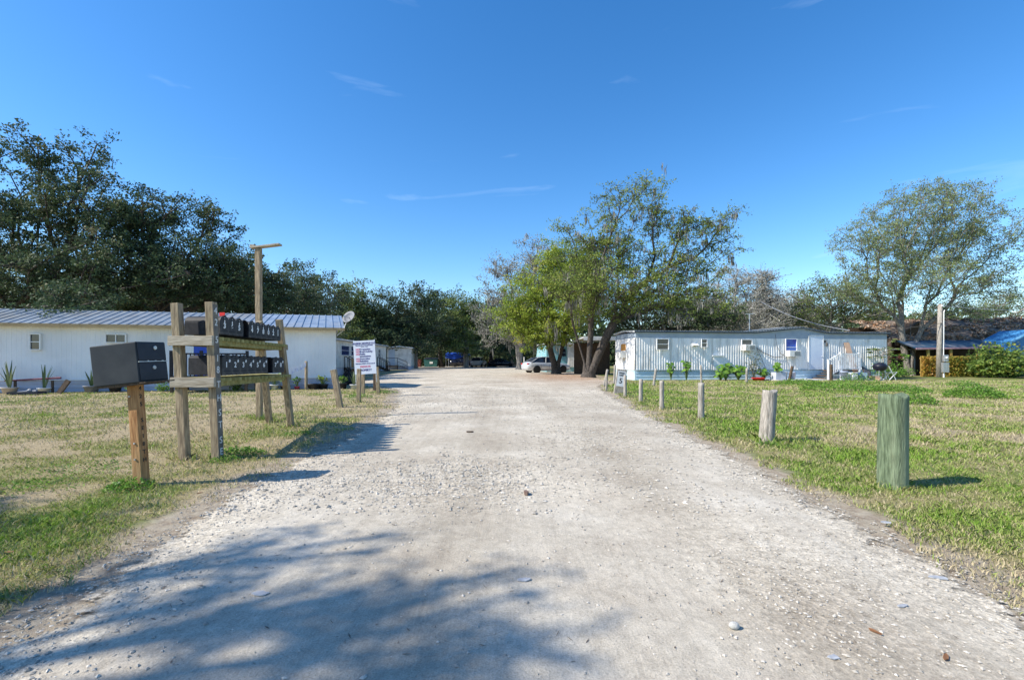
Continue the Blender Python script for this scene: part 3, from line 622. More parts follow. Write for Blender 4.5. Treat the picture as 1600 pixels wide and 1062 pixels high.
m.add([(x0, -.38, 2.47), (x1, -.38, 2.47), (xr_, 1.85, 3.17), (x0, 1.85, 3.17), (x0, 3.8, 2.47), (x1 - .75, 3.8, 2.47)], [(3, 2, 1, 0), (4, 5, 2, 3)])
for k in range(int((x1 - x0) / .30) + 1):
    xx = x0 + .015 + k * .30; m.bar((xx, -.385, 2.512), (xx - .36 * max(0, (k * .30 / (x1 - x0) - .8) * 5), 1.85, 3.212), .03, .03)
m.build('roof', M_roofA, hA)
uA = lambda px, py: (WA.u(px), WA.z(px, py))
for (a, b, c, d, rw, cl) in ((48, 66, 521, 547, 2, 1), (166, 199, 521.5, 536, 1, 2)):
    window(hA, WA.u(a), WA.u(b), WA.z(b, d), WA.z(a, c), -.05, rw, cl)
m = MB(); xa, xb = WA.u(304), WA.u(327); m.box(((xa + xb) / 2, -.045, 1.42), (xb - xa, .04, 1.86)); dr = m.build('door', pm('bright_blue_door_paint', (.02, .07, .42), (.03, .10, .5), scale=3, rough=.45), hA)
m = MB(); m.box((xa - .04, -.05, 1.42), (.07, .06, 1.94)); m.box((xb + .04, -.05, 1.42), (.07, .06, 1.94)); m.box(((xa + xb) / 2, -.05, 2.375), (xb - xa, .06, .05)); m.build('door_frame', M_white, dr)
m = MB(); m.box((xb - .1, -.085, 1.4), (.05, .05, .05)); m.build('handle', M_white, dr)
# deck with black railing in front of the blue door
dk = empty('porch_deck', WA.w(WA.u(350), -.85, 0), WA.ang, 'low wooden deck with black railing in front of the blue door', 'deck')
m = MB(); m.box((0, 0, .42), (2.6, 1.5, .06)); [m.box((sx * 1.2, sy * .65, .2), (.09, .09, .4)) for sx in (-1, 1) for sy in (-1, 1)]; m.build('platform', M_brown, dk)
m = MB()
for sx in (-1.2, -.25, 1.25): m.box((sx, -.7, .98), (.09, .09, 1.1))
m.box((.0, -.7, 1.42), (2.5, .08, .05)); m.box((0, -.7, .6), (2.5, .05, .05))
for k in range(19): m.box((-1.1 + k * .125, -.7, 1.0), (.03, .03, .8))
m.build('railing', M_black, dk)
# satellite dish on the right gable
ds = empty('satellite_dish', WA.w(LA + .05, -.1, 2.2), WA.ang, 'grey satellite dish on a bent arm at the right end of the long white home', 'satellite dish')
m = MB(); m.tube([(0, 0, 0), (.22, -.1, .18), (.36, -.12, .5), (.42, -.12, .62)], .022, 8); m.build('arm', M_metal, ds)
m = MB(); m.smooth = True; c0 = Vector((.50, -.12, .74)); ax = Vector((-.45, -.75, .48)).normalized(); xx_ = ax.orthogonal().normalized(); yy_ = ax.cross(xx_)
prof = [(.02, 0), (.12, .012), (.22, .04), (.30, .085), (.305, .075), (.22, .028), (.12, 0), (.02, -.012)]; o0 = 0
for r_, h_ in prof:
    for k in range(20): a = k * math.pi / 10; m.v.append(tuple(c0 + xx_ * math.cos(a) * r_ * .95 + yy_ * math.sin(a) * r_ * .85 + ax * h_))
for i in range(len(prof) - 1):
    for k in range(20): k2 = (k + 1) % 20; m.f.append((i * 20 + k, i * 20 + k2, (i + 1) * 20 + k2, (i + 1) * 20 + k)); m.mi.append(0); m.sm.append(True)
m.build('dish', pm('grey_dish_paint', (.14, .15, .17), (.2, .21, .23), rough=.6), ds)
m = MB(); m.tube([c0, c0 + ax * .36 + Vector((0, 0, -.16))], .012, 6); m.box(c0 + ax * .38 + Vector((0, 0, -.15)), (.07, .1, .07)); m.tube([c0 + Vector((-.1, 0, -.25)), c0 + ax * .36 + Vector((0, 0, -.16))], .009, 5); m.build('receiver', M_metal, ds)

# ================================================================== homes farther back on the left
WB = Wall((-13.3, 34), (-14.35, 54)); LB = WB.L
hB = empty('mobile_home', (WB.a.x, WB.a.y, 0), WB.ang, 'second white mobile home with paired blue-tinted windows, standing behind the park sign', 'mobile home')
m = MB(); m.box((LB / 2, 1.8, 1.65), (LB, 3.6, 2.1)); m.build('wall', M_cream, hB)
m = MB(); m.box((LB / 2, 1.8, .3), (LB - .05, 3.5, .6)); m.build('skirting', M_skirtA, hB); 
m = MB(); m.prismx([(-.25, 2.70), (-.25, 2.78), (1.8, 3.08), (3.85, 2.78), (3.85, 2.70), (1.8, 3.0)], -.3, LB + .2)
for k in range(50): m.bar((-.28 + k * .41, -.26, 2.79), (-.28 + k * .41, 1.8, 3.09), .04)
m.build('roof', M_roofD, hB)
for a, b in ((532, 545.3), (547.5, 556)): window(hB, WB.u(a), WB.u(b), 1.55, 2.35, -.02, 2, 1, gm=pm('blue_tinted_glass', (.02, .035, .12), (.04, .06, .18), rough=.1, spec=.7))
window(hB, WB.u(590), WB.u(594), 1.5, 2.3, -.02, 2, 1)
def steps(name, loc, ang, w, h, label, group=None, n=4, run=1.1):
    st = empty(name, loc, ang, label, 'steps', group); m = MB()
    for k in range(n): m.box((0, -.14 - k * run / n, h * (1 - k / n) - .03), (w, run / n + .03, .05))
    m.bar((-w / 2, 0, h - .12), (-w / 2, -run, .02), .05, .15); m.bar((w / 2, 0, h - .12), (w / 2, -run, .02), .05, .15); m.build('treads', M_brown, st)
    for s_ in (-1, 1):
        m = MB(); x = s_ * (w / 2 + .04); m.box((x, -.06, h / 2 + .45), (.05, .05, h + .9)); m.box((x, -run, .45), (.05, .05, .9)); m.bar((x, -.06, h + .9), (x, -run, .92), .06, .05)
        for k in range(4): t = (k + 1) / 5; m.box((x, -.06 - (run - .06) * t, (h + .45) * (1 - t) + .45 * t), (.03, .03, .86))
        m.build('handrail', M_black, st)
    return st
steps('entry_steps', WB.w(WB.u(541), 0, 0), WB.ang, 1.1, .6, 'brown entry steps with black handrails below the paired windows of the second home')
steps('entry_steps', WB.w(WB.u(591), 0, 0), WB.ang, 1.1, .6, 'steps with black handrail at the second home, just right of the park sign')
WC = Wall((-15.3, 58), (-12.5, 58.4)); LC = WC.L
hC = empty('mobile_home', (WC.a.x, WC.a.y, 0), WC.ang, 'smallest cream mobile home with a pale blue door, left of the gravel lot', 'mobile home')
m = MB(); m.box((LC / 2, 6, 1.55), (LC, 12, 2.2)); m.build('wall', M_cream, hC); m = MB(); m.box((LC / 2, 6, .22), (LC - .05, 11.9, .45)); m.build('skirting', M_skirtA, hC)
m = MB(); m.prism([(-.2, 2.62), (LC / 2, 2.78), (LC + .25, 2.62), (LC + .25, 2.72), (LC / 2, 2.9), (-.2, 2.72)], -.25, 12.2); m.build('roof', M_roofD, hC)
m = MB(); m.box((.55, -.03, 1.5), (.75, .05, 1.95)); m.build('door', pm('pale_blue_door', (.42, .5, .6), (.5, .58, .68)), hC)
dk = empty('porch_steps', WC.w(.75, -.05, 0), WC.ang, 'dark porch with slanted black handrail in front of the smallest cream home', 'steps')
m = MB(); m.box((-.1, -.6, .5), (1.5, 1.1, .07)); [m.box((1.0 + .28 * k, -.6, .42 - .13 * k), (.3, 1.0, .05)) for k in range(3)]; [m.box((x, -1.1, .25), (.09, .09, .5)) for x in (-.8, .6)]; m.build('treads', M_brown, dk)
m = MB(); [m.box((x, -1.14, z / 2), (.05, .05, z)) for x, z in ((-.85, 1.42), (.6, 1.42), (1.75, .95))]; m.bar((-.85, -1.14, 1.42), (.6, -1.14, 1.42), .06); m.bar((.6, -1.14, 1.42), (1.75, -1.14, .93), .06); m.bar((.6, -1.14, 1.0), (1.75, -1.14, .5), .04); m.build('handrail', M_black, dk)

# ================================================================== right mobile home
WD = Wall((7.24, 27.75), (23.56, 29.8)); LD = WD.L
hD = empty('mobile_home', (WD.a.x, WD.a.y, 0), WD.ang, 'white ribbed metal mobile home with pale blue skirting, right of the driveway', 'mobile home')
uD = WD.u; u1, u2, u3 = uD(1180), uD(1251), uD(1292)
def topD(u): return 2.90 + .30 * (max(0, 1 - abs(u - u2) / ((u2 - u1) if u < u2 else (u3 - u2))) ** 1.0)
us = sorted(set([0, u1, u2, u3, LD] + list(np.linspace(0, LD, 30))))
m = MB(); m.box((LD / 2, 1.7, 1.53), (LD - .02, 3.36, 1.9)); m.build('wall', M_rib, hD)
ribbed(hD, 0, LD, .60, 2.49, -.012, .155, .015, M_rib, wav=.06)
E2 = empty('tmp', (0, 0, 0)); 
sd_ = ribbed(hD, 0, 3.38, .6, 2.49, -.01, .158, .018, M_rib, name='end_siding', wav=.08)
bpy.data.objects.remove(E2)
sd_.rotation_euler = (0, 0, math.radians(-90)); sd_.location = (0, 3.38, 0)
m = MB(); vs = []
for u in us: vs += [(u, -.035, 2.49), (u, -.035, topD(u) - .09), (u, 3.4, topD(u) - .09), (u, 3.4, 2.49)]
n = len(us); fs = []
for i in range(n - 1):
    for j in range(4): fs.append((4 * i + j, 4 * (i + 1) + j, 4 * (i + 1) + (j + 1) % 4, 4 * i + (j + 1) % 4))
fs += [(0, 1, 2, 3), (4 * n - 1, 4 * n - 2, 4 * n - 3, 4 * n - 4)]; m.add(vs, fs); m.build('fascia', M_fascia, hD)
m = MB(); vs = []
ur = [-.12] + us[1:-1] + [LD + .12]
for u in ur: t = topD(u); vs += [(u, -.16, t - .088), (u, -.16, t), (u, 1.7, t + .12), (u, 3.55, t), (u, 3.55, t - .085), (u, 1.7, t + .03)]
n = len(ur); fs = []
for i in range(n - 1):
    for j in range(6): fs.append((6 * i + j, 6 * (i + 1) + j, 6 * (i + 1) + (j + 1) % 6, 6 * i + (j + 1) % 6))
fs += [tuple(range(6)), tuple(reversed(range(6 * n - 6, 6 * n)))]; m.add(vs, fs)
rf = m.build('roof', M_roofD, hD)
m = MB(); [m.bar((a, -.168, topD(a) - .05), (b, -.168, topD(b) - .05), .012, .08) for a, b in zip(ur[:-1], ur[1:])]
for k in range(90):
    xx = .05 + k * LD / 90; m.bar((xx, -.172, topD(xx) + .012), (xx, 1.0, topD(xx) + .085), .035, .03)
m.build('roof_edge', M_dkedge, rf)
laps(hD, 0, LD, .02, .585, .0, .19, M_skirtD); m = MB(); m.box((LD / 2, 1.7, .29), (LD - .03, 3.3, .58)); m.box((-.02, 1.7, .29), (.03, 3.36, .57)); m.build('underfloor', M_skirtD, hD)
m = MB(); m.box((LD / 2, -.045, .595), (LD + .05, .05, .035)); m.build('belly_trim', pm('grey_blue_trim', (.25, .33, .38), (.33, .42, .47)), hD)
zD = WD.z
def wD(a, b, c, d, **k): return window(hD, uD(a), uD(b), zD(b, d), zD(a, c), -.10, **k)
wD(1024.5, 1043.5, 529, 546.5); wD(1094, 1103.5, 529.5, 542.5); wD(1156.5, 1173.5, 530, 547)
wD(1225, 1243, 529, 556, gm=pm('blue_curtain_pane', (.01, .03, .35), (.05, .15, .5), scale=3, rough=.15))
aircon(hD, uD(1158), uD(1173.5), zD(1165, 547.8), zD(1165, 538.5), -.08); aircon(hD, uD(1226), uD(1243.5), zD(1235, 557), zD(1235, 547.5), -.08)
m = MB(); xa, xb = uD(1263), uD(1284); zb_ = zD(1273, 577); zt = zD(1273, 525); m.box(((xa + xb) / 2, -.06, (zb_ + zt) / 2), (xb - xa, .05, zt - zb_)); dr = m.build('door', pm('white_door_paint', (.62, .68, .78), (.68, .74, .82), scale=2, rough=.5), hD)
m = MB(); m.box((xa - .03, -.07, (zb_ + zt) / 2), (.05, .06, zt - zb_ + .06)); m.box((xb + .03, -.07, (zb_ + zt) / 2), (.05, .06, zt - zb_ + .06)); m.box(((xa + xb) / 2, -.07, zt + .03), (xb - xa, .06, .05)); m.build('door_frame', M_rib, dr)
m = MB(); m.smooth = True; m.tube([(xb - .08, -.085, 1.4), (xb - .08, -.14, 1.4)], [.02, .03], 8); m.build('handle', M_metal, dr)
m = MB(); ux = uD(1084); zt = zD(1084, 536); m.add([(ux - .17, -.05, zt), (ux + .17, -.05, zt), (ux + .17, -.36, zt - .13), (ux - .17, -.36, zt - .13), (ux - .17, -.05, zt - .2), (ux + .17, -.05, zt - .2)], [(0, 1, 2, 3), (0, 3, 4), (1, 5, 2), (3, 2, 5, 4)]); m.build('vent_hood', M_white, hD)
m = MB(); m.box(((uD(1114) + uD(1128)) / 2, -.06, zD(1120, 567)), (uD(1128) - uD(1114), .03, .84)); m.box(((uD(1114) + uD(1128)) / 2, -.10, zD(1120, 555.5)), (uD(1130) - uD(1112), .10, .06)); m.build('access_hatch', pm('white_hatch_paint', (.72, .73, .73), (.8, .8, .8)), hD)
m = MB(); ux = uD(1288); zt = zD(1288, 536); m.box((ux, -.05, zt + .1), (.1, .05, .16)); m.tube([(ux, -.07, zt + .12), (ux, -.2, zt + .16), (ux, -.2, zt + .03)], .012, 6); m.lathe([(.03, .03), (.07, -.02), (.06, -.17), (.03, -.2)], 8, (ux, -.2, zt)); m.build('porch_lamp', M_dkpaint, hD)
# loose cable swagged over the siding
m = MB(); P = [(1181, 543), (1192, 551), (1203, 556), (1209, 558), (1222, 557)]; m.tube([(uD(a), -.09, zD(a, b)) for a, b in P], .014, 5); P = [(1210, 522), (1212, 540), (1219, 553), (1228, 557), (1231, 577)]; m.tube([(uD(a), -.09, zD(a, b)) for a, b in P], .010, 5)
P = [(1181, 543), (1187, 557), (1196, 577)]; m.tube([(uD(a), -.09, zD(a, b)) for a, b in P], .010, 5); m.build('cable', M_dkpaint, hD)
# end wall window with orange curtain and air conditioner
wnd = MB(); wnd.box((-.06, 1.75, 1.98), (.05, .95, .52)); wnd.build('end_window_frame', M_white, hD)
wnd = MB(); wnd.box((-.09, 1.75, 1.98), (.012, .82, .42)); wnd.build('orange_curtain', pm('orange_curtain_cloth', (.50, .20, .04), (.62, .32, .08), scale=5), hD)
m = MB(); m.box((-.25, 1.7, 1.5), (.36, .6, .36)); m.build('air_conditioner', M_cream, hD, bevel=.01)
# white stair and landing in front of the door
dk = empty('entry_landing', WD.w(uD(1290), -.75, 0), WD.ang, 'white painted stair and landing with balusters at the door of the ribbed home', 'stairs')
xr = uD(1312) - uD(1290); xl = uD(1284.5) - uD(1290); xs_ = uD(1266) - uD(1290)
m = MB(); m.box(((xr + xl) / 2, 0, .55), (xr - xl, 1.3, .07)); 
for k in range(3): m.box((xl - .14 - .26 * k, .1, .40 - .15 * k), (.28, 1.0, .05)); 
m.build('treads', M_brown, dk)
def pst(m, x, y, h): m.box((x, y, h / 2), (.10, .10, h)); m.box((x, y, h + .015), (.13, .13, .03))
for yy in (-.68,):
    m = MB(); pst(m, xl, yy, 1.62); pst(m, xr, yy, 1.58); pst(m, xs_, yy, 1.2); m.box(((xl + xr) / 2, yy, 1.56), (xr - xl - .1, .09, .05)); m.box(((xl + xr) / 2, yy, .68), (xr - xl - .1, .05, .06)); m.bar((xl - .04, yy, 1.55), (xs_, yy, 1.15), .06, .09); m.bar((xl - .04, yy, .62), (xs_, yy, .25), .06, .05)
    k = 0; x = xl + .12
    while x < xr - .05: m.box((x, yy - .03, 1.12), (.06, .035, .86)); x += .125
    x = xl - .12
    while x > xs_ + .06: t = (x - xs_) / (xl - xs_); m.box((x, yy - .03, (.25 + .37 * t + 1.15 + .4 * t) / 2), (.05, .035, .9)); x -= .125
    m.build('railing', pm('worn_white_paint', (.78, .78, .77), (.86, .86, .85), scale=8, rough=.7, dirt=(.45, .43, .40), dirt_scale=5), dk)
pad = MB(); a0, a1 = WD.w(uD(1183), -1.9), WD.w(uD(1340), -1.9); b0, b1 = WD.w(uD(1183), -.05), WD.w(uD(1340), -.05)
pad.add([(v.x, v.y, z) for z in (-.02, .055) for v in (a0, a1, b1, b0)], [(0, 3, 2, 1), (4, 5, 6, 7), (0, 1, 5, 4), (1, 2, 6, 5), (2, 3, 7, 6), (3, 0, 4, 7)]); tag(pad.build('concrete_pad', M_conc), kind='structure')

# things standing along the right home
def bucket(px, off, r, h, mat, label, lid=False, cat='bucket', grp='buckets beside the ribbed home'):
    b = empty('bucket', WD.w(uD(px), off, .055), WD.ang, label, cat, grp); m = MB(); m.smooth = True
    m.lathe([(r * .85, 0), (r, h * .9), (r * 1.06, h * .9), (r * 1.06, h), (r * .94, h), (r * .92, h * .93)], 16); m.build('pail', mat, b)
    m = MB(); m.tube([(-r, 0, h * .9), (-r * .9, -r * .6, h * .6), (0, -r * 1.15, h * .45), (r * .9, -r * .6, h * .6), (r, 0, h * .9)], .006, 4, cap=False); m.build('handle', M_metal, b)
M_pail = pm('white_pail_plastic', (.62, .63, .66), (.74, .75, .76), scale=6, rough=.5, dirt=(.4, .4, .4), dirt_scale=4)
bucket(1204, -1.2, .16, .46, M_pail, 'tall white bucket right of the grey planter box by the ribbed home')
bucket(1219.5, -1.0, .18, .42, pm('pale_grey_pail', (.42, .44, .52), (.5, .52, .6)), 'pale grey bucket standing alone left of the white stair')
bucket(1282.5, -1.75, .19, .48, pm('pale_blue_pail', (.42, .47, .62), (.5, .56, .7)), 'pale blue bucket in front of the stair balusters')
def crate(name, px, off, d, mat, label, cat, z=.055, rz=0, parts=None):
    b = empty(name, WD.w(uD(px), off, z), WD.ang + rz, label, cat); m = MB(); w, q, h = d; t = .025
    m.box((0, 0, t / 2), (w, q, t)); m.box((0, -q / 2 + t / 2, h / 2 + t / 2), (w, t, h - t)); m.box((0, q / 2 - t / 2, h / 2 + t / 2), (w, t, h - t)); m.box((-w / 2 + t / 2, 0, h / 2 + t / 2), (t, q - 2 * t, h - t)); m.box((w / 2 - t / 2, 0, h / 2 + t / 2), (t, q - 2 * t, h - t))
    m.box((0, 0, h * .82), (w - 2 * t, q - 2 * t, .02)); m.build('box', mat, b, bevel=.006); return b
pb = crate('planter_box', 1192, -1.35, (.62, .5, .42), pm('galvanised_box', (.42, .44, .5), (.6, .61, .66), scale=3, rough=.5), 'grey metal planter box with a round-leaved plant in it', 'planter')
round_leaves(pb, 16, .34, .95, .26, LV_weed, 31)
crate('storage_box', 1295, -1.8, (.32, .3, .40), M_pail, 'small white box between the pale blue bucket and the brown fence post', 'box')
tb = crate('cooler_box', 1307.5, -1.75, (.46, .4, .42), pm('navy_tarp', (.02, .06, .16), (.04, .09, .22)), 'blue and white cooler box under the stair landing corner', 'cooler')
m = MB(); m.add([(-.2, -.206, .40), (.22, -.206, .02), (.22, -.206, .40)], [(0, 1, 2)]); m.build('pale_panel', pm('pale_blue_panel', (.4, .55, .65), (.5, .62, .7)), tb)
tubo = empty('washtub', WD.w(uD(1157), -1.7, .0), WD.ang, 'shallow bright red plastic tub on the grass before the flowering bush', 'tub')
m = MB(); m.smooth = True; m.lathe([(.30, 0), (.36, .15), (.39, .15), (.39, .17), (.34, .17), (.29, .03)], 20); t_ = m.build('basin', M_red, tubo); t_.scale = (1, .7, 1.1)
for s_ in (-1, 1): m = MB(); m.tube([(s_ * .38, -.08, .16), (s_ * .46, 0, .16), (s_ * .38, .08, .16)], .012, 5); m.build('handle', M_red, tubo)
pl = empty('plywood_board', WD.w(uD(1321), -.75, 0), WD.ang, 'tall tan plywood board leaning on the ribbed siding', 'board'); m = MB(); m.bar((.1, -.05, .06), (0, .68, 2.28), .36, .02, up=(0, 1, 0)); m.build('board', M_ply, pl)
pf = empty('picture_frame', WD.w(uD(1322), -1.5, 0), WD.ang, 'dark framed panel lying tilted left of the kettle grill', 'frame')
m = MB(); R = Euler((math.radians(-35), math.radians(28), 0)).to_matrix(); m.box((0, 0, .42), (.62, .03, .72), R); m.build('frame', M_brown, pf, bevel=.004)
m = MB(); m.box(R @ Vector((0, -.022, 0)) + Vector((0, 0, .42)), (.5, .012, .6), R); m.build('panel', pm('slate_panel', (.08, .09, .11), (.2, .18, .17), scale=5), pf)
lg = empty('firewood_pile', WD.w(uD(1326), -1.85, 0), WD.ang, 'small heap of broken boards in front of the dark framed panel', 'boards'); m = MB()
for k in range(7): a = random.uniform(0, 3.1); m.bar((-.3 * math.cos(a), -.2 * math.sin(a), .04 + .03 * k), (.3 * math.cos(a), .2 * math.sin(a), .08 + .03 * k), .07, .03)
m.build('planks', M_ply, lg)
gr = empty('kettle_grill', WD.w(uD(1339), -1.6, 0), WD.ang, 'round black kettle grill on thin legs right of the leaning plywood', 'grill')
m = MB(); m.smooth = True; m.lathe([(.05, .52), (.2, .56), (.33, .68), (.37, .80), (.36, .82)], 22); m.build('bowl', M_navy, gr); m = MB(); m.smooth = True; m.lathe([(.375, .80), (.36, .86), (.27, .97), (.12, 1.03), (.03, 1.04)], 22); ld = m.build('lid', M_navy, gr)
m = MB(); m.tube([(-.06, 0, 1.04), (-.06, 0, 1.09), (.06, 0, 1.09), (.06, 0, 1.04)], .012, 5); m.build('handle', M_brown, ld)
for a in (90, 215, 325): m = MB(); a = math.radians(a); m.tube([(.2 * math.cos(a), .2 * math.sin(a), .6), (.34 * math.cos(a), .34 * math.sin(a), 0)], .014, 6); m.build('leg', M_metal, gr)
ch = empty('folding_chair', WD.w(uD(1351), -1.7, 0), WD.ang, 'white folding chair with crossed legs right of the kettle grill', 'chair')
m = MB(); [m.bar((-.25, y, .82), (.22, y, .02), .03) for y in (-.2, .2)]; [m.bar((.28, y, .48), (-.22, y, .02), .03) for y in (-.2, .2)]; m.bar((-.0, -.2, .42), (0, .2, .42), .02); m.build('frame', M_white, ch)
m = MB(); [m.box((-.15 + .09 * k, 0, .46), (.07, .44, .015)) for k in range(5)]; m.build('seat', M_white, ch); m = MB(); [m.bar((-.25 + .05 * k, -.2, .82 - .085 * k), (-.25 + .05 * k, .2, .82 - .085 * k), .05, .012) for k in range(3)]; m.build('backrest', M_white, ch)
for i, (px, zl, r_, h_, lb) in enumerate(((1040, .35, .30, .7, 'round bright green leafy plant standing left of two by the pale blue skirting'), (1063.5, .30, .28, .8, 'yellow-green leafy plant, right of two by the pale blue skirting'))):
    b = empty('leafy_plant', WD.w(uD(px), -.7, 0), WD.ang, lb, 'plant', 'plants along the ribbed home'); round_leaves(b, 40, r_, 1.0 if i == 0 else 1.12, .2, LV_weed, 40 + i)
    m = MB(); m.tube([(0, 0, 0), (.02, 0, .5)], .02, 6); m.build('stem', M_bark, b)
for i, (px, off, r_, h_, sz, n_, lb) in enumerate(((1108, -1.2, .38, .5, .22, 40, 'low mound of round leaves at the left end of the planting'), (1122, -.8, .5, .95, .24, 60, 'tall clump of round leaves below the white hatch'), (1138, -1.0, .55, .85, .24, 60, 'spreading clump of round leaves between the white hatch and the flowering bush'), (1176, -1.0, .4, .7, .22, 40, 'dark round-leaved clump between the flowering bush and planter box'))):
    b = empty('leafy_plant', WD.w(uD(px), off, 0), WD.ang, lb, 'plant', 'plants along the ribbed home'); round_leaves(b, n_, r_, h_, sz, LV_weed, 50 + i)
bush('flowering_bush', WD.w(uD(1163), -.9, 0), .42, 1.75, 'tall flowering bush below the left air conditioner', 'bush', 700, .12, .3, leafmat('flower_bush_leaf', [(.05, .08, .04), (.09, .13, .06), (.2, .22, .12), (.6, .55, .5)]), seed=4)
def papaya(name, loc, h, r, label, lm=LV_mid, seed=0, stemm=M_barkg):
    rng = np.random.default_rng(seed); b = empty(name, loc, 0, label, 'plant', 'broad-leaved plants by the right sheds'); m = MB(); m.tube([(0, 0, 0), (.03, 0, h * .5), (0, .02, h * .85)], [.05, .04, .03], 7); V = []; T = []
    for k in range(16):
        a = rng.uniform(0, 6.28); l = r * rng.uniform(.4, 1); z = h * rng.uniform(.7, 1.02); c = Vector((math.cos(a) * l, math.sin(a) * l, z)); m.tube([(0, 0, h * rng.uniform(.6, .85)), c], .009, 4, cap=False)
        for q in range(9):
            t = a + (q - 4) * .42; L = .30 * rng.uniform(.7, 1.1); tip = c + Vector((math.cos(t) * L, math.sin(t) * L, -.14 * rng.random())); s_ = Vector((-math.sin(t), math.cos(t), .4)) * .045; md = (c + tip) / 2; V += [c, md - s_, tip, md + s_]; T.append(rng.random())
    m.build('stem', stemm, b); npmesh('leaves', np.array([tuple(v) for v in V]), 4, lm, b, np.array(T))
papaya('papaya_plant', WD.w(uD(1364), -.7, 0), 1.95, .75, 'pale papaya plant against the right end of the ribbed siding', seed=2)
bush('bush', WD.w(uD(1368), -1.0, 0), .8, .95, 'low green bush at the foot of the papaya plant', 'bush', 1500, .1, .55, LV_weed, seed=6)

# ================================================================== carport, teal home, right sheds
p0 = gxd(917, 33.5); p1 = gxd(967, 33.5)
cp = empty('carport', (p0.x, 33.5, 0), 0, 'dark open carport between the big oak trunk and the ribbed home', 'carport'); wcp = p1.x - p0.x + .4
m = MB(); m.box((wcp / 2, 3.2, 2.78), (wcp + .5, 6.8, .10)); m.box((wcp / 2, -.2, 2.68), (wcp + .5, .06, .2)); [m.box((wcp / 2, .2 + k * .5, 2.845), (wcp + .5, .05, .03)) for k in range(13)]; m.build('roof', M_roofD, cp)
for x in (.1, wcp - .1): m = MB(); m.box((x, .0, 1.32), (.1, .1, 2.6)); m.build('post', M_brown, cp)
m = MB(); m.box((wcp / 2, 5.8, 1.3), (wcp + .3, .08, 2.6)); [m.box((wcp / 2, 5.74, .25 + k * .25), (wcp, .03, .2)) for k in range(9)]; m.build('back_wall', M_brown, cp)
WE = Wall((3.35, 46), (6.9, 46.4))
hE = empty('mobile_home', (WE.a.x, WE.a.y, 0), WE.ang, 'teal and white mobile home partly hidden behind the oak trunks and silver car', 'mobile home')
M_teal = pm('teal_paint', (.16, .38, .42), (.24, .46, .5), scale=3, dirt=(.4, .45, .45)); u_ = WE.u(886)
m = MB(); m.box((u_ / 2, 3, 1.55), (u_, 6, 2.1)); m.build('porch_wall', M_teal, hE); ribbed(hE, u_ + .02, WE.L + .6, .5, 2.7, -.35, .2, .03, M_cream)
m = MB(); m.box(((u_ + WE.L + .6) / 2, 2.8, 1.6), (WE.L + .6 - u_, 6.2, 2.2)); m.build('wall', M_cream, hE); m = MB(); m.box((WE.L / 2 + .3, 3, .25), (WE.L + .6, 6.3, .5)); m.build('skirting', M_teal, hE)
m = MB(); m.box((WE.L / 2 + .3, 2.8, 2.76), (WE.L + .9, 6.8, .1)); m.build('roof', M_roofD, hE); window(hE, WE.u(877), WE.u(884.5), 1.5, 2.3, -.02, 2, 1, fm=M_teal)

sh = empty('shed', (gxd(1440, 34).x, 34, 0), 0, 'open-fronted shed with leaf-littered rusty roof and blue lower roof, behind the utility pole', 'shed')
X0 = 0; X1 = gxd(1640, 34).x - gxd(1440, 34).x; Xe = gxd(1562, 34).x - gxd(1440, 34).x
M_rust = pm('leaf_littered_rust_roof', (.06, .055, .055), (.26, .18, .12), scale=2.6, rough=.9, detail=10, stretch=(1, 2.2, 2.2), dirt=(.34, .27, .21), dirt_scale=2.2, bump=1, contrast=(.42, .62))
m = MB(); vs = []; nxs, nys = 40, 12
for j in range(nys + 1):
    for i in range(nxs + 1):
        u = -.3 + (X1 + 5.8) * i / nxs; t = j / nys; z = 2.62 + t * (1.85 + .02 * u) + .10 * (float(fbm(u * 1.4, t * 5)) - .5); vs.append((u, 1.6 + 4.6 * t, z))
m.add(vs, [(j * (nxs + 1) + i, j * (nxs + 1) + i + 1, (j + 1) * (nxs + 1) + i + 1, (j + 1) * (nxs + 1) + i) for j in range(nys) for i in range(nxs)])
rf = m.build('roof', M_rust, sh)
rng = np.random.default_rng(9); C = np.column_stack([rng.uniform(-.8, X1 + 5, 8000), rng.random(8000), rng.random(8000)]); C[:, 2] = 2.70 + C[:, 1] * (1.85 + .02 * C[:, 0]); C[:, 1] = 1.6 + 4.6 * C[:, 1]
k_ = fbm(C[:, 0] * .9, C[:, 1] * 1.8) > .47; C = C[k_]
npmesh('leaf_litter', leaf_quads(C, np.full(len(C), .28), np.full(len(C), .12), up=1.5, rng=rng), 4, leafmat('dry_litter', [(.10, .07, .05), (.3, .2, .13), (.5, .42, .34), (.45, .22, .1)], trans=.1), rf, rng.random(len(C)))
m = MB(); m.add([(-.5, -.1, 2.02), (Xe + .3, -.1, 2.1), (Xe + .3, 1.65, 2.7), (-.5, 1.65, 2.66), (-.5, -.1, 1.98), (Xe + .3, -.1, 2.06), (Xe + .3, 1.65, 2.62), (-.5, 1.65, 2.58)], [(0, 1, 2, 3), (7, 6, 5, 4)]); m.build('porch_roof', pm('blue_metal_roof', (.022, .055, .10), (.035, .08, .14), scale=2, rough=.65, spec=.2, dirt=(.2, .2, .22)), sh)
m = MB(); m.bar((-.5, -.13, 2.0), (Xe + .3, -.13, 2.08), .05, .12); m.build('porch_fascia', pm('faded_purple_board', (.3, .17, .2), (.42, .27, .3), scale=4), sh)
m = MB(); m.box((X1 / 2 + 2, 6, 1.9), (X1 + 6, .1, 4.0)); m.box((-.9, 3.8, 1.4), (.1, 4.4, 2.8)); m.box((X1 / 2 - .5, 1.75, 2.45), (X1, .06, .3)); m.build('back_wall', M_brown, sh)
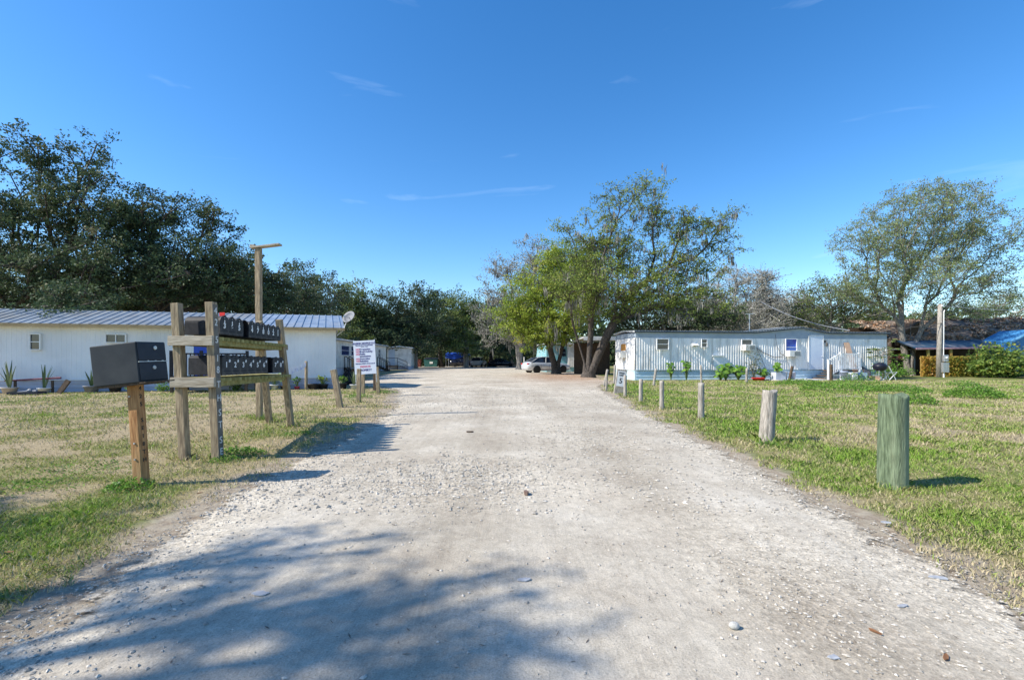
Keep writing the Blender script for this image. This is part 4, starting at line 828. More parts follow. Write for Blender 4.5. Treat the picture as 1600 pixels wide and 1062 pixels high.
M_ochre = pm('ochre_lattice_paint', (.34, .2, .05), (.5, .33, .09), scale=3, dirt=(.2, .22, .05))
for px in (1450, 1485.5, 1526.5): x = gxd(px, 34).x - sh.location.x; m = MB(); m.box((x, 0, 1.0), (.14, .14, 1.95)); m.build('post', M_ochre, sh)
fn = empty('vine_fence', (gxd(1437, 33.8).x, 33.75, 0), 0, 'ochre board fence overgrown with orange and yellow-green vines, under the blue roof edge', 'fence')
xe = gxd(1530, 33.8).x - gxd(1437, 33.8).x; m = MB()
for k in range(int(xe / .17)): m.box((.08 + k * .17, 0, .74), (.15, .03, 1.46 + .03 * math.sin(k * 2.3)))
m.box((xe / 2, .03, 1.3), (xe, .05, .1)); m.box((xe / 2, .03, .3), (xe, .05, .1)); m.build('boards', M_ochre, fn)
rng = np.random.default_rng(12); n_ = 5200; C = np.column_stack([rng.uniform(0, xe, n_), -.04 - rng.random(n_) * .28, rng.random(n_) ** 1.15 * 1.42 + .03]); t_ = np.clip(.15 + C[:, 0] / xe * .75 + rng.normal(0, .2, n_), 0, 1); k_ = fbm(C[:, 0] * 1.6, C[:, 2] * 2.2) + .12 > rng.random(n_) * .9
npmesh('vines', leaf_quads(C[k_], np.full(k_.sum(), .13), np.full(k_.sum(), .09), rng=rng), 4, LV_lit, fn, t_[k_])
ds = empty('old_shed', (gxd(1392, 37).x, 37, 0), 0, 'dark brown gabled shed with torn grey awning behind the forked tree', 'shed'); w_ = gxd(1444, 37).x - gxd(1392, 37).x
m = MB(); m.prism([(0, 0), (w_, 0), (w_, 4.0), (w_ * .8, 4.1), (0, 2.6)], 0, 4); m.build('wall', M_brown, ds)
m = MB(); m.bar((-.2, 1.9, 2.62), (w_ * .82, 1.9, 4.18), .08, 4.3, up=(0, 1, 0)); m.build('roof', M_brown, ds)
m = MB(); m.box((w_ * .45, -.5, 1.98), (w_, 1.0, .08)); m.build('awning', M_roofD, ds); m = MB(); m.box((w_ * .55, -.05, .75), (.8, .06, 1.5)); m.build('sheet_panel', M_metal, ds)
bs = empty('blue_shed', (gxd(1588, 33).x, 33.2, 0), 0, 'bright blue gabled shed at the far right edge behind the vines', 'shed')
m = MB(); m.prism([(0, .3), (2.6, .3), (2.6, 2.9), (1.5, 3.35), (0, 2.55)], 0, 2.4); m.build('wall', pm('bright_blue_paint', (.04, .17, .40), (.06, .24, .50), scale=2, rough=.5), bs)
m = MB(); m.bar((-.2, -.1, 2.47), (1.5, -.1, 3.41), .07, .3, up=(0, 1, 0)); m.bar((1.5, -.1, 3.41), (2.8, -.1, 2.9), .07, .3, up=(0, 1, 0)); m.build('roof', pm('faded_blue_roof', (.08, .25, .45), (.14, .34, .55), scale=3), bs)
bush('vine_bush', (gxd(1552, 31.5).x, 31.8, 0), 1.25, 1.75, 'green tangle of vines right of the ochre fence', 'bush', 2400, .2, .6, LV_vine, seed=21)
bush('vine_bush', (gxd(1590, 30.5).x, 31.2, 0), 1.35, 1.9, 'large bright green vine bush at the right edge in front of the blue shed', 'bush', 3000, .21, .6, LV_vine, seed=22)
bush('vine_bush', (gxd(1640, 31).x, 31, 0), 1.8, 1.9, 'low green bush beyond the large vine bush at the right edge', 'bush', 3200, .18, .6, LV_mid, seed=23)
papaya('papaya_plant', (gxd(1401, 31.5).x, 31.5, 0), 1.75, .6, 'papaya plant with orange-tinged leaves left of the utility pole', LV_weed, 5, pm('red_brown_stem', (.2, .06, .05), (.3, .12, .1)))
papaya('papaya_plant', (gxd(1392, 31).x, 31.8, 0), 2.7, .7, 'tall papaya plant at the corner of the ribbed home', LV_mid, 6)
bush('bush', (gxd(1412, 33).x, 33, 0), .6, .6, 'small low bush at the foot of the forked tree', 'bush', 700, .1, .55, LV_weed, seed=24)

# ================================================================== utility pole with meter boxes, wires
up = empty('utility_pole', gp(1467, 589.5), 0, 'grey wooden utility pole with a white conduit and two meter boxes', 'utility pole'); dU = gd(589.5)
zt = zz(475, dU); m = MB(); m.smooth = True; m.tube([(0, 0, -.05), (.04, 0, zt * .5), (.09, 0, zt)], [.17, .15, .125], 14, jit=.02); m.build('pole', M_postg, up)
m = MB(); m.tube([(.2, -.12, 1.2), (.235, -.1, 2.6), (.25, -.1, zt - .55), (.30, -.1, zt - .42)], .03, 8); m.build('conduit', M_white, up)
m = MB(); m.box((.25, -.22, 1.30), (.3, .16, .46)); mt = m.build('meter_box', M_metal, up, bevel=.012); m = MB(); m.smooth = True; m.lathe([(.09, 0), (.085, .05), (.05, .07), (.01, .075)], 14); dm = m.build('meter_dome', pm('meter_glass', (.5, .52, .55), (.7, .7, .72), rough=.15), mt); dm.rotation_euler = (math.radians(90), 0, 0); dm.location = (.27, -.3, 1.33)
m = MB(); m.box((.22, -.22, .68), (.42, .18, .66)); m.build('breaker_box', M_metal, up, bevel=.012); m = MB(); m.box((.15, -.2, .17), (.07, .06, .34)); m.build('ground_pipe', M_white, up)
m = MB(); m.box((.12, -.14, zt - .12), (.1, .08, .1)); m.build('insulator', M_white, up)
def wire(a, b, sag, r, label, mat=M_metal):
    a = Vector(a); b = Vector(b); P = [a.lerp(b, t) - Vector((0, 0, sag * 4 * t * (1 - t))) for t in [i / 14 for i in range(15)]]
    m = MB(); m.tube(P, r, 5); tag(m.build('overhead_wire', mat), label, 'wire', 'overhead wires on the right')
wtop = Vector((up.location.x + .15, up.location.y - .14, zt - .15))
wire(wtop, (36, 31.0, zz(487, 32)), .12, .02, 'pale overhead wire running right from the utility pole top')
wire(pd(1190, 472, 40), WD.w(uD(1363), 1.7, 3.15), .35, .025, 'pale overhead wire sloping down to the roof of the ribbed home')
wire(WD.w(LD, 1.7, 3.02), (wtop.x - .1, wtop.y, zz(505, dU)), .05, .02, 'short low wire between the ribbed home roof and the utility pole', M_dkpaint)
ms = empty('roof_mast', WD.w(uD(1198), 1.7, 3.0), 0, 'thin mast standing behind the roof of the ribbed home', 'mast'); m = MB(); m.tube([(0, 0, 0), (0, 0, 1.15)], .035, 8); m.box((0, 0, 1.15), (.5, .04, .04)); m.build('mast', M_metal, ms)

# ================================================================== parcel mailbox
pbx = empty('parcel_mailbox', gp(222, 760), 0, 'large dark grey metal parcel mailbox on an orange timber post, nearest the camera', 'mailbox', rot=(math.radians(1.0), math.radians(-3.2), math.radians(-6)))
m = MB(); m.box((0, 0, .45), (.092, .092, 1.06)); ps = m.build('post', M_new, pbx, bevel=.004)
m = MB(); [m.box((x, -.05, z), (.014, .012, .014)) for x, z in ((-.02, .86), (.0, .42), (-.005, .27))]; m.build('screw', M_metal, ps)
for i, chh in enumerate('425 SE18TH'):
    if chh != ' ': text_mesh(chh, .052, M_ink, pbx, (.0475, .0, .93 - i * .075), (math.radians(90), 0, math.radians(90)), name='house_number', bold=.001)
bx = MB(); Rb = Euler((0, math.radians(-2.6), 0)).to_matrix(); cb = Vector((-.06, .02, 1.165)); bx.box(cb, (.47, .32, .375), Rb); bd = bx.build('box', M_boxg, pbx, bevel=.008)
for k, zc in enumerate((.095, -.09)):
    m = MB(); m.box(cb + Rb @ Vector((.239, .0, zc)), (.01, .30, .165), Rb); dr = m.build('door', M_navy, bd, bevel=.003)
    m = MB(); m.smooth = True; q = cb + Rb @ Vector((.245, .03 if k == 0 else .0, zc + .035)); m.tube([q, q + Vector((.008, 0, 0))], [.02, .017], 14); m.build('lock', M_metal, dr)
m = MB(); m.box(cb + Rb @ Vector((.242, .0, .002)), (.014, .31, .007), Rb); [m.box(cb + Rb @ Vector((.247, y, .006)), (.01, .014, .01), Rb) for y in (-.06, .02, .1)]; m.build('hinge_strip', M_metal, bd)
m = MB(); m.box(cb + Rb @ Vector((.0, .0, -.197)), (.42, .3, .02), Rb); m.box(cb + Rb @ Vector((.265, .0, -.192)), (.06, .33, .012), Rb); m.build('mounting_plate', M_brown, bd)

# ================================================================== mailbox rack
rk = empty('mailbox_rack', gp(340, 720), 0, 'weathered timber two-shelf mailbox rack lettered with white address letters', 'mailbox rack')
o = rk.location
def pw(px, py, d): return pd(px, py, d) - o
FN0 = gp(340, 719) - o; FN1 = pw(329.5, 472, 5.62); BN0 = gp(289, 720) - o; BN1 = pw(276, 474, 5.66)
FF0 = gp(455, 668) - o; FF1 = pw(436, 499, 8.05); BF0 = gp(421, 661) - o; BF1 = pw(405, 502, 8.35)
posts = []
for i, (a, b, lb) in enumerate(((FN0, FN1, None), (BN0, BN1, None), (FF0, FF1, None), (BF0, BF1, None))):
    m = MB(); m.bar(a - (b - a) * .04, b, .092, .092, up=(0, 1, 0)); posts.append(m.build('post', M_post, rk, bevel=.004))
def onp(a, b, z): return a.lerp(b, (z - a.z) / (b.z - a.z))
for (zb, zf) in ((1.425, 1.415), (.935, .90)):
    A = onp(FN0, FN1, zb); Bk = onp(BN0, BN1, zb); C_ = onp(FF0, FF1, zf); D_ = onp(BF0, BF1, zf)
    m = MB(); yv = Vector((0, -.068, 0)); m.bar(Bk + yv + Vector((-.07, 0, 0)), A + yv + Vector((.05, 0, 0)), .038, .115, up=(0, 0, 1)); m.build('end_beam', M_beam, rk, bevel=.003)
    m = MB(); m.bar(D_ + Vector((-.05, .07, 0)), C_ + Vector((.05, .07, 0)), .04, .09, up=(0, 0, 1)); m.build('end_beam', M_post, rk, bevel=.003)
    m = MB(); m.bar(A + Vector((.0, .05, -.015)), C_ + Vector((0, -.05, -.015)), .04, .075); m.build('rail', M_moss, rk); m = MB(); m.bar(Bk + Vector((.0, .05, -.015)), D_ + Vector((0, -.05, -.015)), .04, .075); m.build('rail', M_moss, rk)
    n_ = 17
    for k in range(n_):
        t = (k + .6) / n_; a = A.lerp(C_, t) + Vector((.085, 0, .034)); b = Bk.lerp(D_, t) + Vector((-.05, 0, .036)); w_ = .105 if k % 2 else .075
        m = MB(); prof = []
        yc = .0; d_ = (a - b); L_ = d_.length; ax = math.atan2(d_.y, d_.x)
        pr = [(0, -w_ / 2), (L_ - .03, -w_ / 2), (L_, -w_ * .2), (L_, w_ * .2), (L_ - .03, w_ / 2), (0, w_ / 2)]
        vs = [(b.x + math.cos(ax) * p - math.sin(ax) * q, b.y + math.sin(ax) * p + math.cos(ax) * q, b.z + (a.z - b.z) * p / L_ + z) for z in (-.03, .014) for p, q in pr]
        m.add(vs, [tuple(reversed(range(6))), tuple(range(6, 12))] + [(i, (i + 1) % 6, (i + 1) % 6 + 6, i + 6) for i in range(6)]); m.build('slat', M_moss, rk)
# white letters down the near front post
dirp = (FN1 - FN0).normalized(); tilt = math.atan2(dirp.x, dirp.z)
m = MB(); m.bar(FN0.lerp(FN1, .02) + Vector((.0475, 0, 0)), FN0.lerp(FN1, .985) + Vector((.0475, 0, 0)), .004, .094, up=(0, 1, 0)); m.build('painted_face', pm('dark_grey_post_paint', (.10, .095, .09), (.19, .17, .14), scale=9, rough=.85, dirt=(.26, .21, .14), dirt_scale=4), rk)
for chh, py in (('4', 486), ('2', 504), ('5', 531), ('1', 560), ('8', 578), ('T', 601), ('H', 622), ('S', 645), ('T', 664), ('S', 688), ('E', 706)):
    z = zz(py, 5.62); q = onp(FN0, FN1, z); text_mesh(chh, .115, M_faded, rk, (q.x + .0515, q.y + .0, z), (math.radians(90), 0, math.radians(90)), name='address_letter', bold=.0005)

# mailboxes
def box_prof(arch):
    w = .0825
    if arch: return [(-w, 0), (w, 0), (w, .14)] + [(w * math.cos(a), .14 + w * math.sin(a)) for a in [math.pi * k / 10 for k in range(1, 10)]] + [(-w, .14)]
    return [(-w, 0), (w, 0), (w, .20), (w * .4, .235), (-w * .4, .235), (-w, .20)]
def make_box(arch, open_=False):
    r_ = empty('mailbox', (0, 0, 0)); L_ = .47; pr = box_prof(arch)
    m = MB(); vs = [(x, y, z) for x in (0, -L_) for y, z in pr]; n = len(pr); fs = [tuple(range(2 * n - 1, n - 1, -1))] + [(i, i + n, (i + 1) % n + n, (i + 1) % n) for i in range(n)]
    if not open_: fs.append(tuple(range(n)))
    else:
        vs += [(-.02, y * .95, max(z * .97, .005)) for y, z in pr] + [(-L_ + .02, y * .93, max(z * .95, .006)) for y, z in pr]
        fs += [(i, (i + 1) % n, (i + 1) % n + 2 * n, i + 2 * n) for i in range(n)] + [(i + 2 * n, (i + 1) % n + 2 * n, (i + 1) % n + 3 * n, i + 3 * n) for i in range(n)] + [tuple(range(3 * n, 4 * n))]
    m.add(vs, fs); m.build('body', M_black, r_)
    if not open_:
        m = MB(); pr2 = [(y * 1.03, max(.006, z * 1.02)) for y, z in pr]
        vs = [(x, y, z) for x in (.014, .001) for y, z in pr2]; m.add(vs, [tuple(range(n)), tuple(range(2 * n - 1, n - 1, -1))] + [(i, i + n, (i + 1) % n + n, (i + 1) % n) for i in range(n)])
        m.box((.018, 0, .222 if arch else .235), (.012, .022, .02)); dd = m.build('door', M_doorg, r_, bevel=.003)
        m = MB(); m.box((.016, 0, .045), (.004, .115, .012)); m.box((.016, 0, .20 if not arch else .185), (.004, .04, .02)); m.build('door_ridge', M_boxg, dd)
    return r_
def dup(root):
    r_ = root.copy(); COL.objects.link(r_)
    for c in [o_ for o_ in COL.objects if o_.parent == root]:
        d = c.copy(); COL.objects.link(d); d.parent = r_
        for g in [o_ for o_ in COL.objects if o_.parent == c]: e = g.copy(); COL.objects.link(e); e.parent = d
    return r_
ORD = ['nearest', 'second', 'third', 'fourth', 'fifth', 'sixth', 'seventh', 'eighth', 'ninth', 'tenth']
protos = {}
def place_row(n, arch, zb, zf, y0, y1, labels, skip):
    A = onp(FN0, FN1, zb); C_ = onp(FF0, FF1, zf)
    for i in range(n):
        yv = y0 + (y1 - y0) * i / (n - 1) - o.y; t = (yv - A.y) / (C_.y - A.y); q = A.lerp(C_, t)
        key = (arch, i == skip)
        if key not in protos: protos[key] = b = make_box(*key); 
        else: b = dup(protos[key])
        b.location = o + Vector((q.x + .055, yv, q.z + .050)); b.rotation_euler = (0, 0, math.radians(-9 + random.uniform(-2, 2))); b.scale = (1, .9, 1.04)
        shelf = 'upper' if arch else 'lower'
        if i == skip: lb = 'black mailbox with its door missing, %s from the near post on the %s shelf' % (ORD[i], shelf)
        elif i == 0: lb = 'black %s mailbox numbered %s, nearest the lettered post on the %s shelf' % ('arched' if arch else 'flat-sided', labels[i], shelf)
        else: lb = 'black %s mailbox numbered %s, %s from the near post on the %s shelf' % ('arched' if arch else 'flat-sided', labels[i], ORD[i], shelf)
        tag(b, lb, 'mailbox', 'mailboxes on the %s shelf' % shelf)
        b.name = 'mailbox'
        ROWS.append((b, arch, labels[i] if i != skip else None, i))
ROWS = []
place_row(10, True, 1.455, 1.46, 5.80, 7.72, ['13', '16', '15', '', '14', '17', '18', '10', '12', '11'], 3)
place_row(9, False, .965, .935, 5.83, 7.80, ['1', '2', '3', '4', '5', '6', '', '7', '8'], 6)
for b, arch, num, i in ROWS:
    if num:
        dr = [c for c in COL.objects if c.parent == b and c.name.startswith('door')][0]
        if arch:
            for k, chh in enumerate(num): text_mesh(chh, .085, M_white, dr, (.0155, .0, .165 - .06 * k), (math.radians(90), 0, math.radians(90)), name='number', bold=.003, ext=.001)
        else: text_mesh(num, .09, M_white, dr, (.0155, -.01, .12), (math.radians(90), 0, math.radians(90)), name='number', bold=.002, ext=.001); text_mesh('#', .045, M_white, dr, (.0155, .045, .17), (math.radians(90), 0, math.radians(90)), name='number', bold=.002, ext=.001)
        if i == 0 and arch:
            m = MB(); m.box((-.10, .088, .17), (.015, .008, .13)); m.box((-.085, .09, .245), (.07, .01, .055)); m.build('flag', M_red, b)

# ================================================================== tall post, short posts, signs
lp = empty('tall_timber_post', gp(405.5, 656), 0, 'tall square timber post with a board nailed across its top, behind the rack', 'post'); dL = gd(656); ztop = zz(388, dL)
m = MB(); m.bar((0, 0, -.05), (-.02, 0, ztop), .10, .10, up=(0, 1, 0)); m.build('post', M_post, lp, bevel=.006)
m = MB(); m.bar((-.12, 0, ztop + .01), (.42, .0, ztop + .075), .14, .035, up=(0, 0, 1)); m.box((-.12, 0, ztop + .03), (.09, .12, .07)); m.build('cross_board', M_beam, lp, bevel=.004)
def fpost(px0, py0, px1, py1, wpx, label, mat=M_postg, sq=False, grp='fence posts', cap=.0, n=12, cracks=0, dd=0.0):
    b0 = gp(px0, py0); d = b0.y; top = pd(px1, py1, d + dd); r_ = empty('fence_post', b0, 0, label, 'post', grp); a = Vector((0, 0, -.05)); t = top - b0; w = wpx * d / F; m = MB()
    if sq: m.bar(a, t, w * .8, w * .8, up=(0, 1, 0))
    else:
        if d < 9:
            m.smooth = True; K, NS = 26, 56; r9 = np.random.default_rng(int(px0)); cr_ = [(r9.uniform(0, 6.28), r9.uniform(.05, .11), r9.uniform(0, .5), r9.uniform(.6, 1.1), r9.uniform(-.25, .25)) for _ in range(9 if cracks else 5)]
            for i in range(K + 1):
                q = i / K; c = a.lerp(t, q)
                for j in range(NS):
                    th = 6.2832 * j / NS; r = w / 2 * (1.045 - .05 * q) * (1 + .022 * math.sin(3 * th + q * 2) + .02 * (float(fbm(th * 2.2 + px0, q * 3)) - .5))
                    for (t0, dp, q0, q1, tw_) in cr_:
                        e = ((th - t0 - tw_ * q + 3.1416) % 6.2832) - 3.1416; r *= 1 - dp * (1.0 if cracks else .45) * math.exp(-(e / .075) ** 2) * (q0 < q < q1)
                    m.v.append((c.x + r * math.cos(th), c.y + r * math.sin(th), c.z + (.012 * math.sin(th * 2 + 1) + .006 * math.sin(th * 5) if i == K else 0)))
            for i in range(K):
                for j in range(NS): j2 = (j + 1) % NS; m.f.append((i * NS + j, i * NS + j2, (i + 1) * NS + j2, (i + 1) * NS + j)); m.mi.append(0); m.sm.append(True)
            m.v.append((t.x, t.y, t.z + .004)); ci = len(m.v) - 1
            for j in range(NS): m.f.append((K * NS + j, K * NS + (j + 1) % NS, ci)); m.mi.append(0); m.sm.append(False)
            m.build('timber', mat, r_); return r_
        m.smooth = True; k = 14 if d < 12 else 6; P = [a.lerp(t, i / k) for i in range(k + 1)]
        m.tube(P, [w / 2 * (1.04 - .06 * i / k) for i in range(k + 1)], 20 if d < 12 else 10, jit=.0 if not cracks else .05)
        if d < 12: m.v[-20:] = [(x, y, z + .006 * math.sin(i * 1.3)) for i, (x, y, z) in enumerate(m.v[-20:])]
    m.build('timber', mat, r_, bevel=.004 if sq else 0); return r_
g1 = fpost(1395, 763, 1396, 616.5, 38.5, 'thick green-tinted treated log bollard nearest the camera on the right', M_green, grp=None)
g1.name = 'bollard'; g1['category'] = 'bollard'; 
fpost(1197, 692, 1203, 610, 21.5, 'thick cracked grey log post, second from the camera on the right', cracks=1, grp='log posts on the right verge', dd=.05)
R_ = 'log posts on the right verge'
fpost(1095.5, 656, 1095.5, 598, 9.5, 'straight grey log post, third from the camera on the right verge', grp=R_)
fpost(1034, 640, 1034, 595, 7, 'slim grey post, fourth from the camera on the right verge', grp=R_)
fpost(1001, 629, 1001.5, 592, 6, 'slim grey post, fifth from the camera on the right verge', grp=R_)
fpost(976.5, 621, 977, 586, 5, 'slim grey post just right of the leaning speed sign', grp=R_)
fpost(947, 611, 948.5, 578, 3.5, 'thin upright post crossed by a leaning one, left of the speed sign', grp=R_)
fpost(943, 603, 949.5, 577, 4, 'leaning post crossing a thin upright one, left of the speed sign', grp=R_)
R2 = 'thin posts along the ribbed home lawn'
fpost(959.5, 600, 961, 570, 3.6, 'thin post standing right behind the leaning speed sign', grp=R2)
fpost(1021, 603, 1025, 575.5, 4, 'slightly leaning thin post in front of the left end of the ribbed home', grp=R2)
fpost(1096, 600, 1095, 570, 3, 'thin dark post in front of the small window of the ribbed home', grp=R2)
fpost(1166.5, 598, 1167, 575, 3.6, 'thin post beside the red washtub', grp=R2)
fpost(1232.5, 596, 1238, 572, 4.2, 'dark leaning post left of the white stair', M_brown, grp=R2)
fpost(1298.5, 595, 1298.5, 569, 4.5, 'brown post in front of the stair balusters', M_brown, grp=R2)
# string wire joining the thin posts
def wline(pts, label, r=.006):
    m = MB(); m.tube(pts, r, 4); tag(m.build('fence_wire', M_dkpaint), label, 'wire')
wline([pd(960.5, 580, gd(600)), pd(1023.5, 580, gd(603)), pd(1095.5, 581, gd(600)), pd(1167, 581, gd(598))], 'dark wire strung between the tops of thin posts by the ribbed home', .008)
Lg = 'posts on the left verge'
fpost(532.5, 637, 521, 577.5, 10, 'leaning mossy square post left of the park sign', M_post, True, Lg)
fpost(478.5, 609, 478.5, 564, 4.5, 'slim straight post holding the end of the white cloth', M_post, False, Lg)
fpost(560.5, 629, 561, 576, 7, 'weathered square post in front of the left edge of the park sign', M_post, True, Lg)
fpost(567.5, 617, 567.5, 578, 5.5, 'greenish square post just behind the left sign post', M_post, True, Lg)
fpost(591.5, 614.5, 588.5, 573, 6.5, 'brown square post at the right edge of the park sign', M_post, True, Lg)
fpost(585.3, 610, 585.3, 578, 4.5, 'shaded square post just behind the right sign post', M_brown, True, Lg)
cl = empty('cloth', pd(463, 572, 18.4), 0, 'white lace cloth with purple print hung left of the slim post', 'cloth')
V = []; nn = 14; a = pd(447, 575, 18.2) - cl.location; b = pd(478, 566, 18.7) - cl.location; dep = .30
m = MB(); vs = []
for i in range(nn * 2 + 1):
    t = i / (nn * 2); q = a.lerp(b, t); q.z -= .05 * math.sin(math.pi * t); w_ = .04 * math.sin(t * 30); vs += [(q.x, q.y + w_ * .3, q.z), (q.x + .01, q.y + w_, q.z - dep * .5), (q.x + .01, q.y - .03 + w_ * 1.3, q.z - dep * (1.0 - .25 * (i % 2)) * (1 - .35 * t))]
m.add(vs, [(3 * i + j, 3 * i + j + 3, 3 * i + j + 4, 3 * i + j + 1) for i in range(nn * 2) for j in range(2)]); m.build('fabric', pm('purple_printed_cloth', (.72, .72, .76), (.35, .28, .6), scale=14, rough=.9, contrast=(.60, .68)), cl)
# park sign
dS = 15.3; sg = empty('park_sign', gxd(570, dS), 0, 'white park rules sign with navy and red lettering on a thin frame', 'sign'); so = sg.location
A = pd(554.5, 584.5, dS) - so; Bq = pd(588.3, 584, dS) - so; C_ = pd(586, 532, dS) - so; D_ = pd(551.5, 532, dS) - so
cx = (A + Bq + C_ + D_) / 4; wS = (Bq - A).length; hS = ((C_ - Bq).length + (D_ - A).length) / 2; roll = math.atan2((D_ - A).x, (D_ - A).z)
Rs = Euler((0, roll, 0)).to_matrix()
m = MB(); m.box(cx, (wS, .012, hS), Rs); pn = m.build('panel', pm('pale_blue_white_sign', (.62, .66, .76), (.68, .72, .8), rough=.5), sg, bevel=.002)
m = MB(); [m.box(cx + Rs @ Vector((s_ * (wS / 2 - .015), .014, -.12)), (.025, .02, hS + .30), Rs) for s_ in (-1, 1)]; [m.box(cx + Rs @ Vector((0, .016, zv)), (wS - .02, .016, .025), Rs) for zv in (-hS / 2 + .02, hS / 2 - .02)]; m.build('frame', M_metal, sg)
def stx(t, x, z, size, mat, al='LEFT', bold=.002):
    size *= 1.12; bold *= 1.3; text_mesh(t, size, mat, pn, cx + Rs @ Vector((x, -.0085, z)), (math.radians(90), roll, 0), ext=.0008, align=al, bold=bold)
k = hS / 1.08; w2 = wS / 2
stx('RUSKIN MOBILE LLC', 0, .45 * k, .072, M_navyink, 'CENTER', .003); stx('Privately Owned Community', 0, .39 * k, .042, M_navyink, 'CENTER'); stx('Since 1968', 0, .34 * k, .045, M_navyink, 'CENTER', 0)
for t1, t2, zv in (('NO', 'Trespassing', .26), ('NO', 'Illegal Activity', .185), ('NO', 'Public', .105), (None, 'Intoxication', .035), ('NO', 'Domestics', -.045), ('NO', 'Soliciting', -.12)):
    if t1: stx(t1, -w2 + .07, zv * k, .068, M_redink, 'LEFT', .003)
    stx(t2, -w2 + .19, zv * k, .066, M_navyink, 'LEFT', .0025)
stx('Violators Will Be Prosecuted', 0, -.20 * k, .047, M_navyink, 'CENTER'); stx('PRIVATE', 0, -.30 * k, .08, M_redink, 'CENTER', .003); stx('PROPERTY', 0, -.41 * k, .075, M_navyink, 'CENTER', .003)
# leaning speed sign
ss = empty('speed_sign', gp(966, 614.5), 0, 'leaning grey timber block with a white speed limit 5 plate', 'sign'); dd_ = gd(614.5)
t = pd(972, 577, dd_) - ss.location; m = MB(); m.bar((0, 0, -.04), t, .34, .13, up=(0, 1, 0)); m.build('block', M_postg, ss, bevel=.01)
rl_ = math.atan2(t.x, t.z); Rs2 = Euler((0, rl_, 0)).to_matrix(); c5 = t * .62 + Vector((-.03, -.20, 0)); m = MB(); m.box(c5, (.27, .01, .54), Rs2); p5 = m.build('plate', pm('worn_white_plate', (.55, .56, .58), (.68, .69, .7), dirt=(.35, .35, .35)), ss)
for t_, zv, sz in (('SPEED', .20, .075), ('LIMIT', .12, .075), ('5', -.08, .26)): text_mesh(t_, sz, M_ink, p5, c5 + Rs2 @ Vector((0, -.007, zv)), (math.radians(90), rl_, 0), ext=.0008, bold=.003)

# ================================================================== pots and bits in front of the long white home
G1 = 'potted plants in front of the long white home'
def by_wall(px, py, r=.2):      # keep pots just clear of the long home's wall
    p = gp(px, py); u = WA.u(px)
    if 0 < u < WA.L: d = min(p.y, WA.w(u).y - r - .15); p = gxd(px, d)
    return p
def potted(px, py, r, h, mat, label, kind, seed, ph=.7, lm=LV_snake, n=12):
    b = empty('potted_plant', by_wall(px, py, r), random.uniform(0, 6), label, 'potted plant', G1); pot(b, r, h, mat)
    if kind == 'snake': blade_plant(b, n, ph, .062, .36, lm, h * .9, seed)
    else:
        q = round_leaves(b, n, r * 1.5, ph, .12, lm, seed, 'leaves')
        for c in [c for c in COL.objects if c.parent == b and c.name.startswith(('leaves', 'stalks'))]: c.location.z = h * .6
M_pg = pm('grey_pot', (.16, .17, .2), (.24, .25, .28), rough=.6); M_pk = pm('black_pot', (.02, .02, .025), (.04, .04, .045), rough=.5); M_pw = pm('white_pot', (.6, .6, .6), (.72, .72, .72), rough=.5)
potted(15, 614.5, .23, .24, M_terra, 'tall snake plant in a pale clay pot at the left edge', 'snake', 1, .95)
potted(69, 614.5, .19, .2, M_pw, 'sparse snake plant with few upright leaves in a white pot', 'snake', 2, .95, n=6)
potted(143, 611.5, .24, .26, M_pg, 'full snake plant in a grey pot left of the parcel mailbox', 'snake', 3, .6, n=16)
potted(180, 612, .2, .2, M_pk, 'low plant in a black pot half hidden under the parcel mailbox', 'round', 4, .3, LV_mid)
potted(429, 609, .17, .22, M_pw, 'bushy pale green plant in a white pot behind the rack', 'round', 5, .4, LV_weed)
potted(446, 607, .2, .18, M_pk, 'leafy green plant in a black pot under the white cloth', 'round', 6, .55, LV_weed)
potted(464, 607.5, .11, .13, pm('pink_pot', (.6, .08, .12), (.7, .12, .16)), 'small green plant in a pink pot left of the slim post', 'round', 7, .42, LV_weed)
potted(505, 607, .2, .22, M_pk, 'flowering plant in a black pot right of the empty black tub', 'round', 8, .42, LV_yel, 20)
potted(535, 608, .19, .26, M_pk, 'bright green plant in a black pot behind the leaning mossy post', 'round', 9, .36, LV_weed, 20)
potted(553, 608, .16, .2, M_pw, 'snake plant in a white pot below the park sign', 'snake', 10, .62)
tb = empty('tub', by_wall(490, 606.5, .26), 0, 'empty black plastic tub left of the flowering pot', 'tub', G1); pot(tb, .26, .24, M_pk)
pk = empty('leaning_board', gp(92, 615.5), 0, 'dark mossy board leaning up beside the snake plants', 'board'); m = MB(); m.bar((0, 0, .02), pd(107, 594, 16.7) - pk.location, .16, .06, up=(0, 1, 0)); m.build('board', M_brown, pk)
rd_ = empty('wooden_pole', WA.w(WA.u(72), -.35, .0), WA.ang, 'maroon pole lying on low supports against the long white home', 'pole'); m = MB(); m.tube([(-1.0, 0, .46), (.65, 0, .55)], [.025, .04], 8); m.build('pole', pm('maroon_paint', (.12, .03, .05), (.2, .06, .08)), rd_); m = MB(); [m.box((x, 0, .23), (.06, .06, .46)) for x in (-.7, .4)]; m.build('support', M_brown, rd_)
tr_ = empty('garden_tray', gp(42, 617), .1, 'dark blue shallow tray holding tools between the snake plants', 'tray'); m = MB(); m.box((0, 0, .03), (.9, .4, .05)); m.box((0, -.2, .07), (.9, .02, .1)); m.box((0, .2, .07), (.9, .02, .1)); m.build('tray', M_navy, tr_)
m = MB(); m.tube([(-.3, 0, .08), (0, .05, .12), (.35, -.05, .14)], .035, 7); m.lathe([(.07, .08), (.09, .16), (.03, .22)], 10, (.1, 0, 0)); m.build('tools', M_pg, tr_)
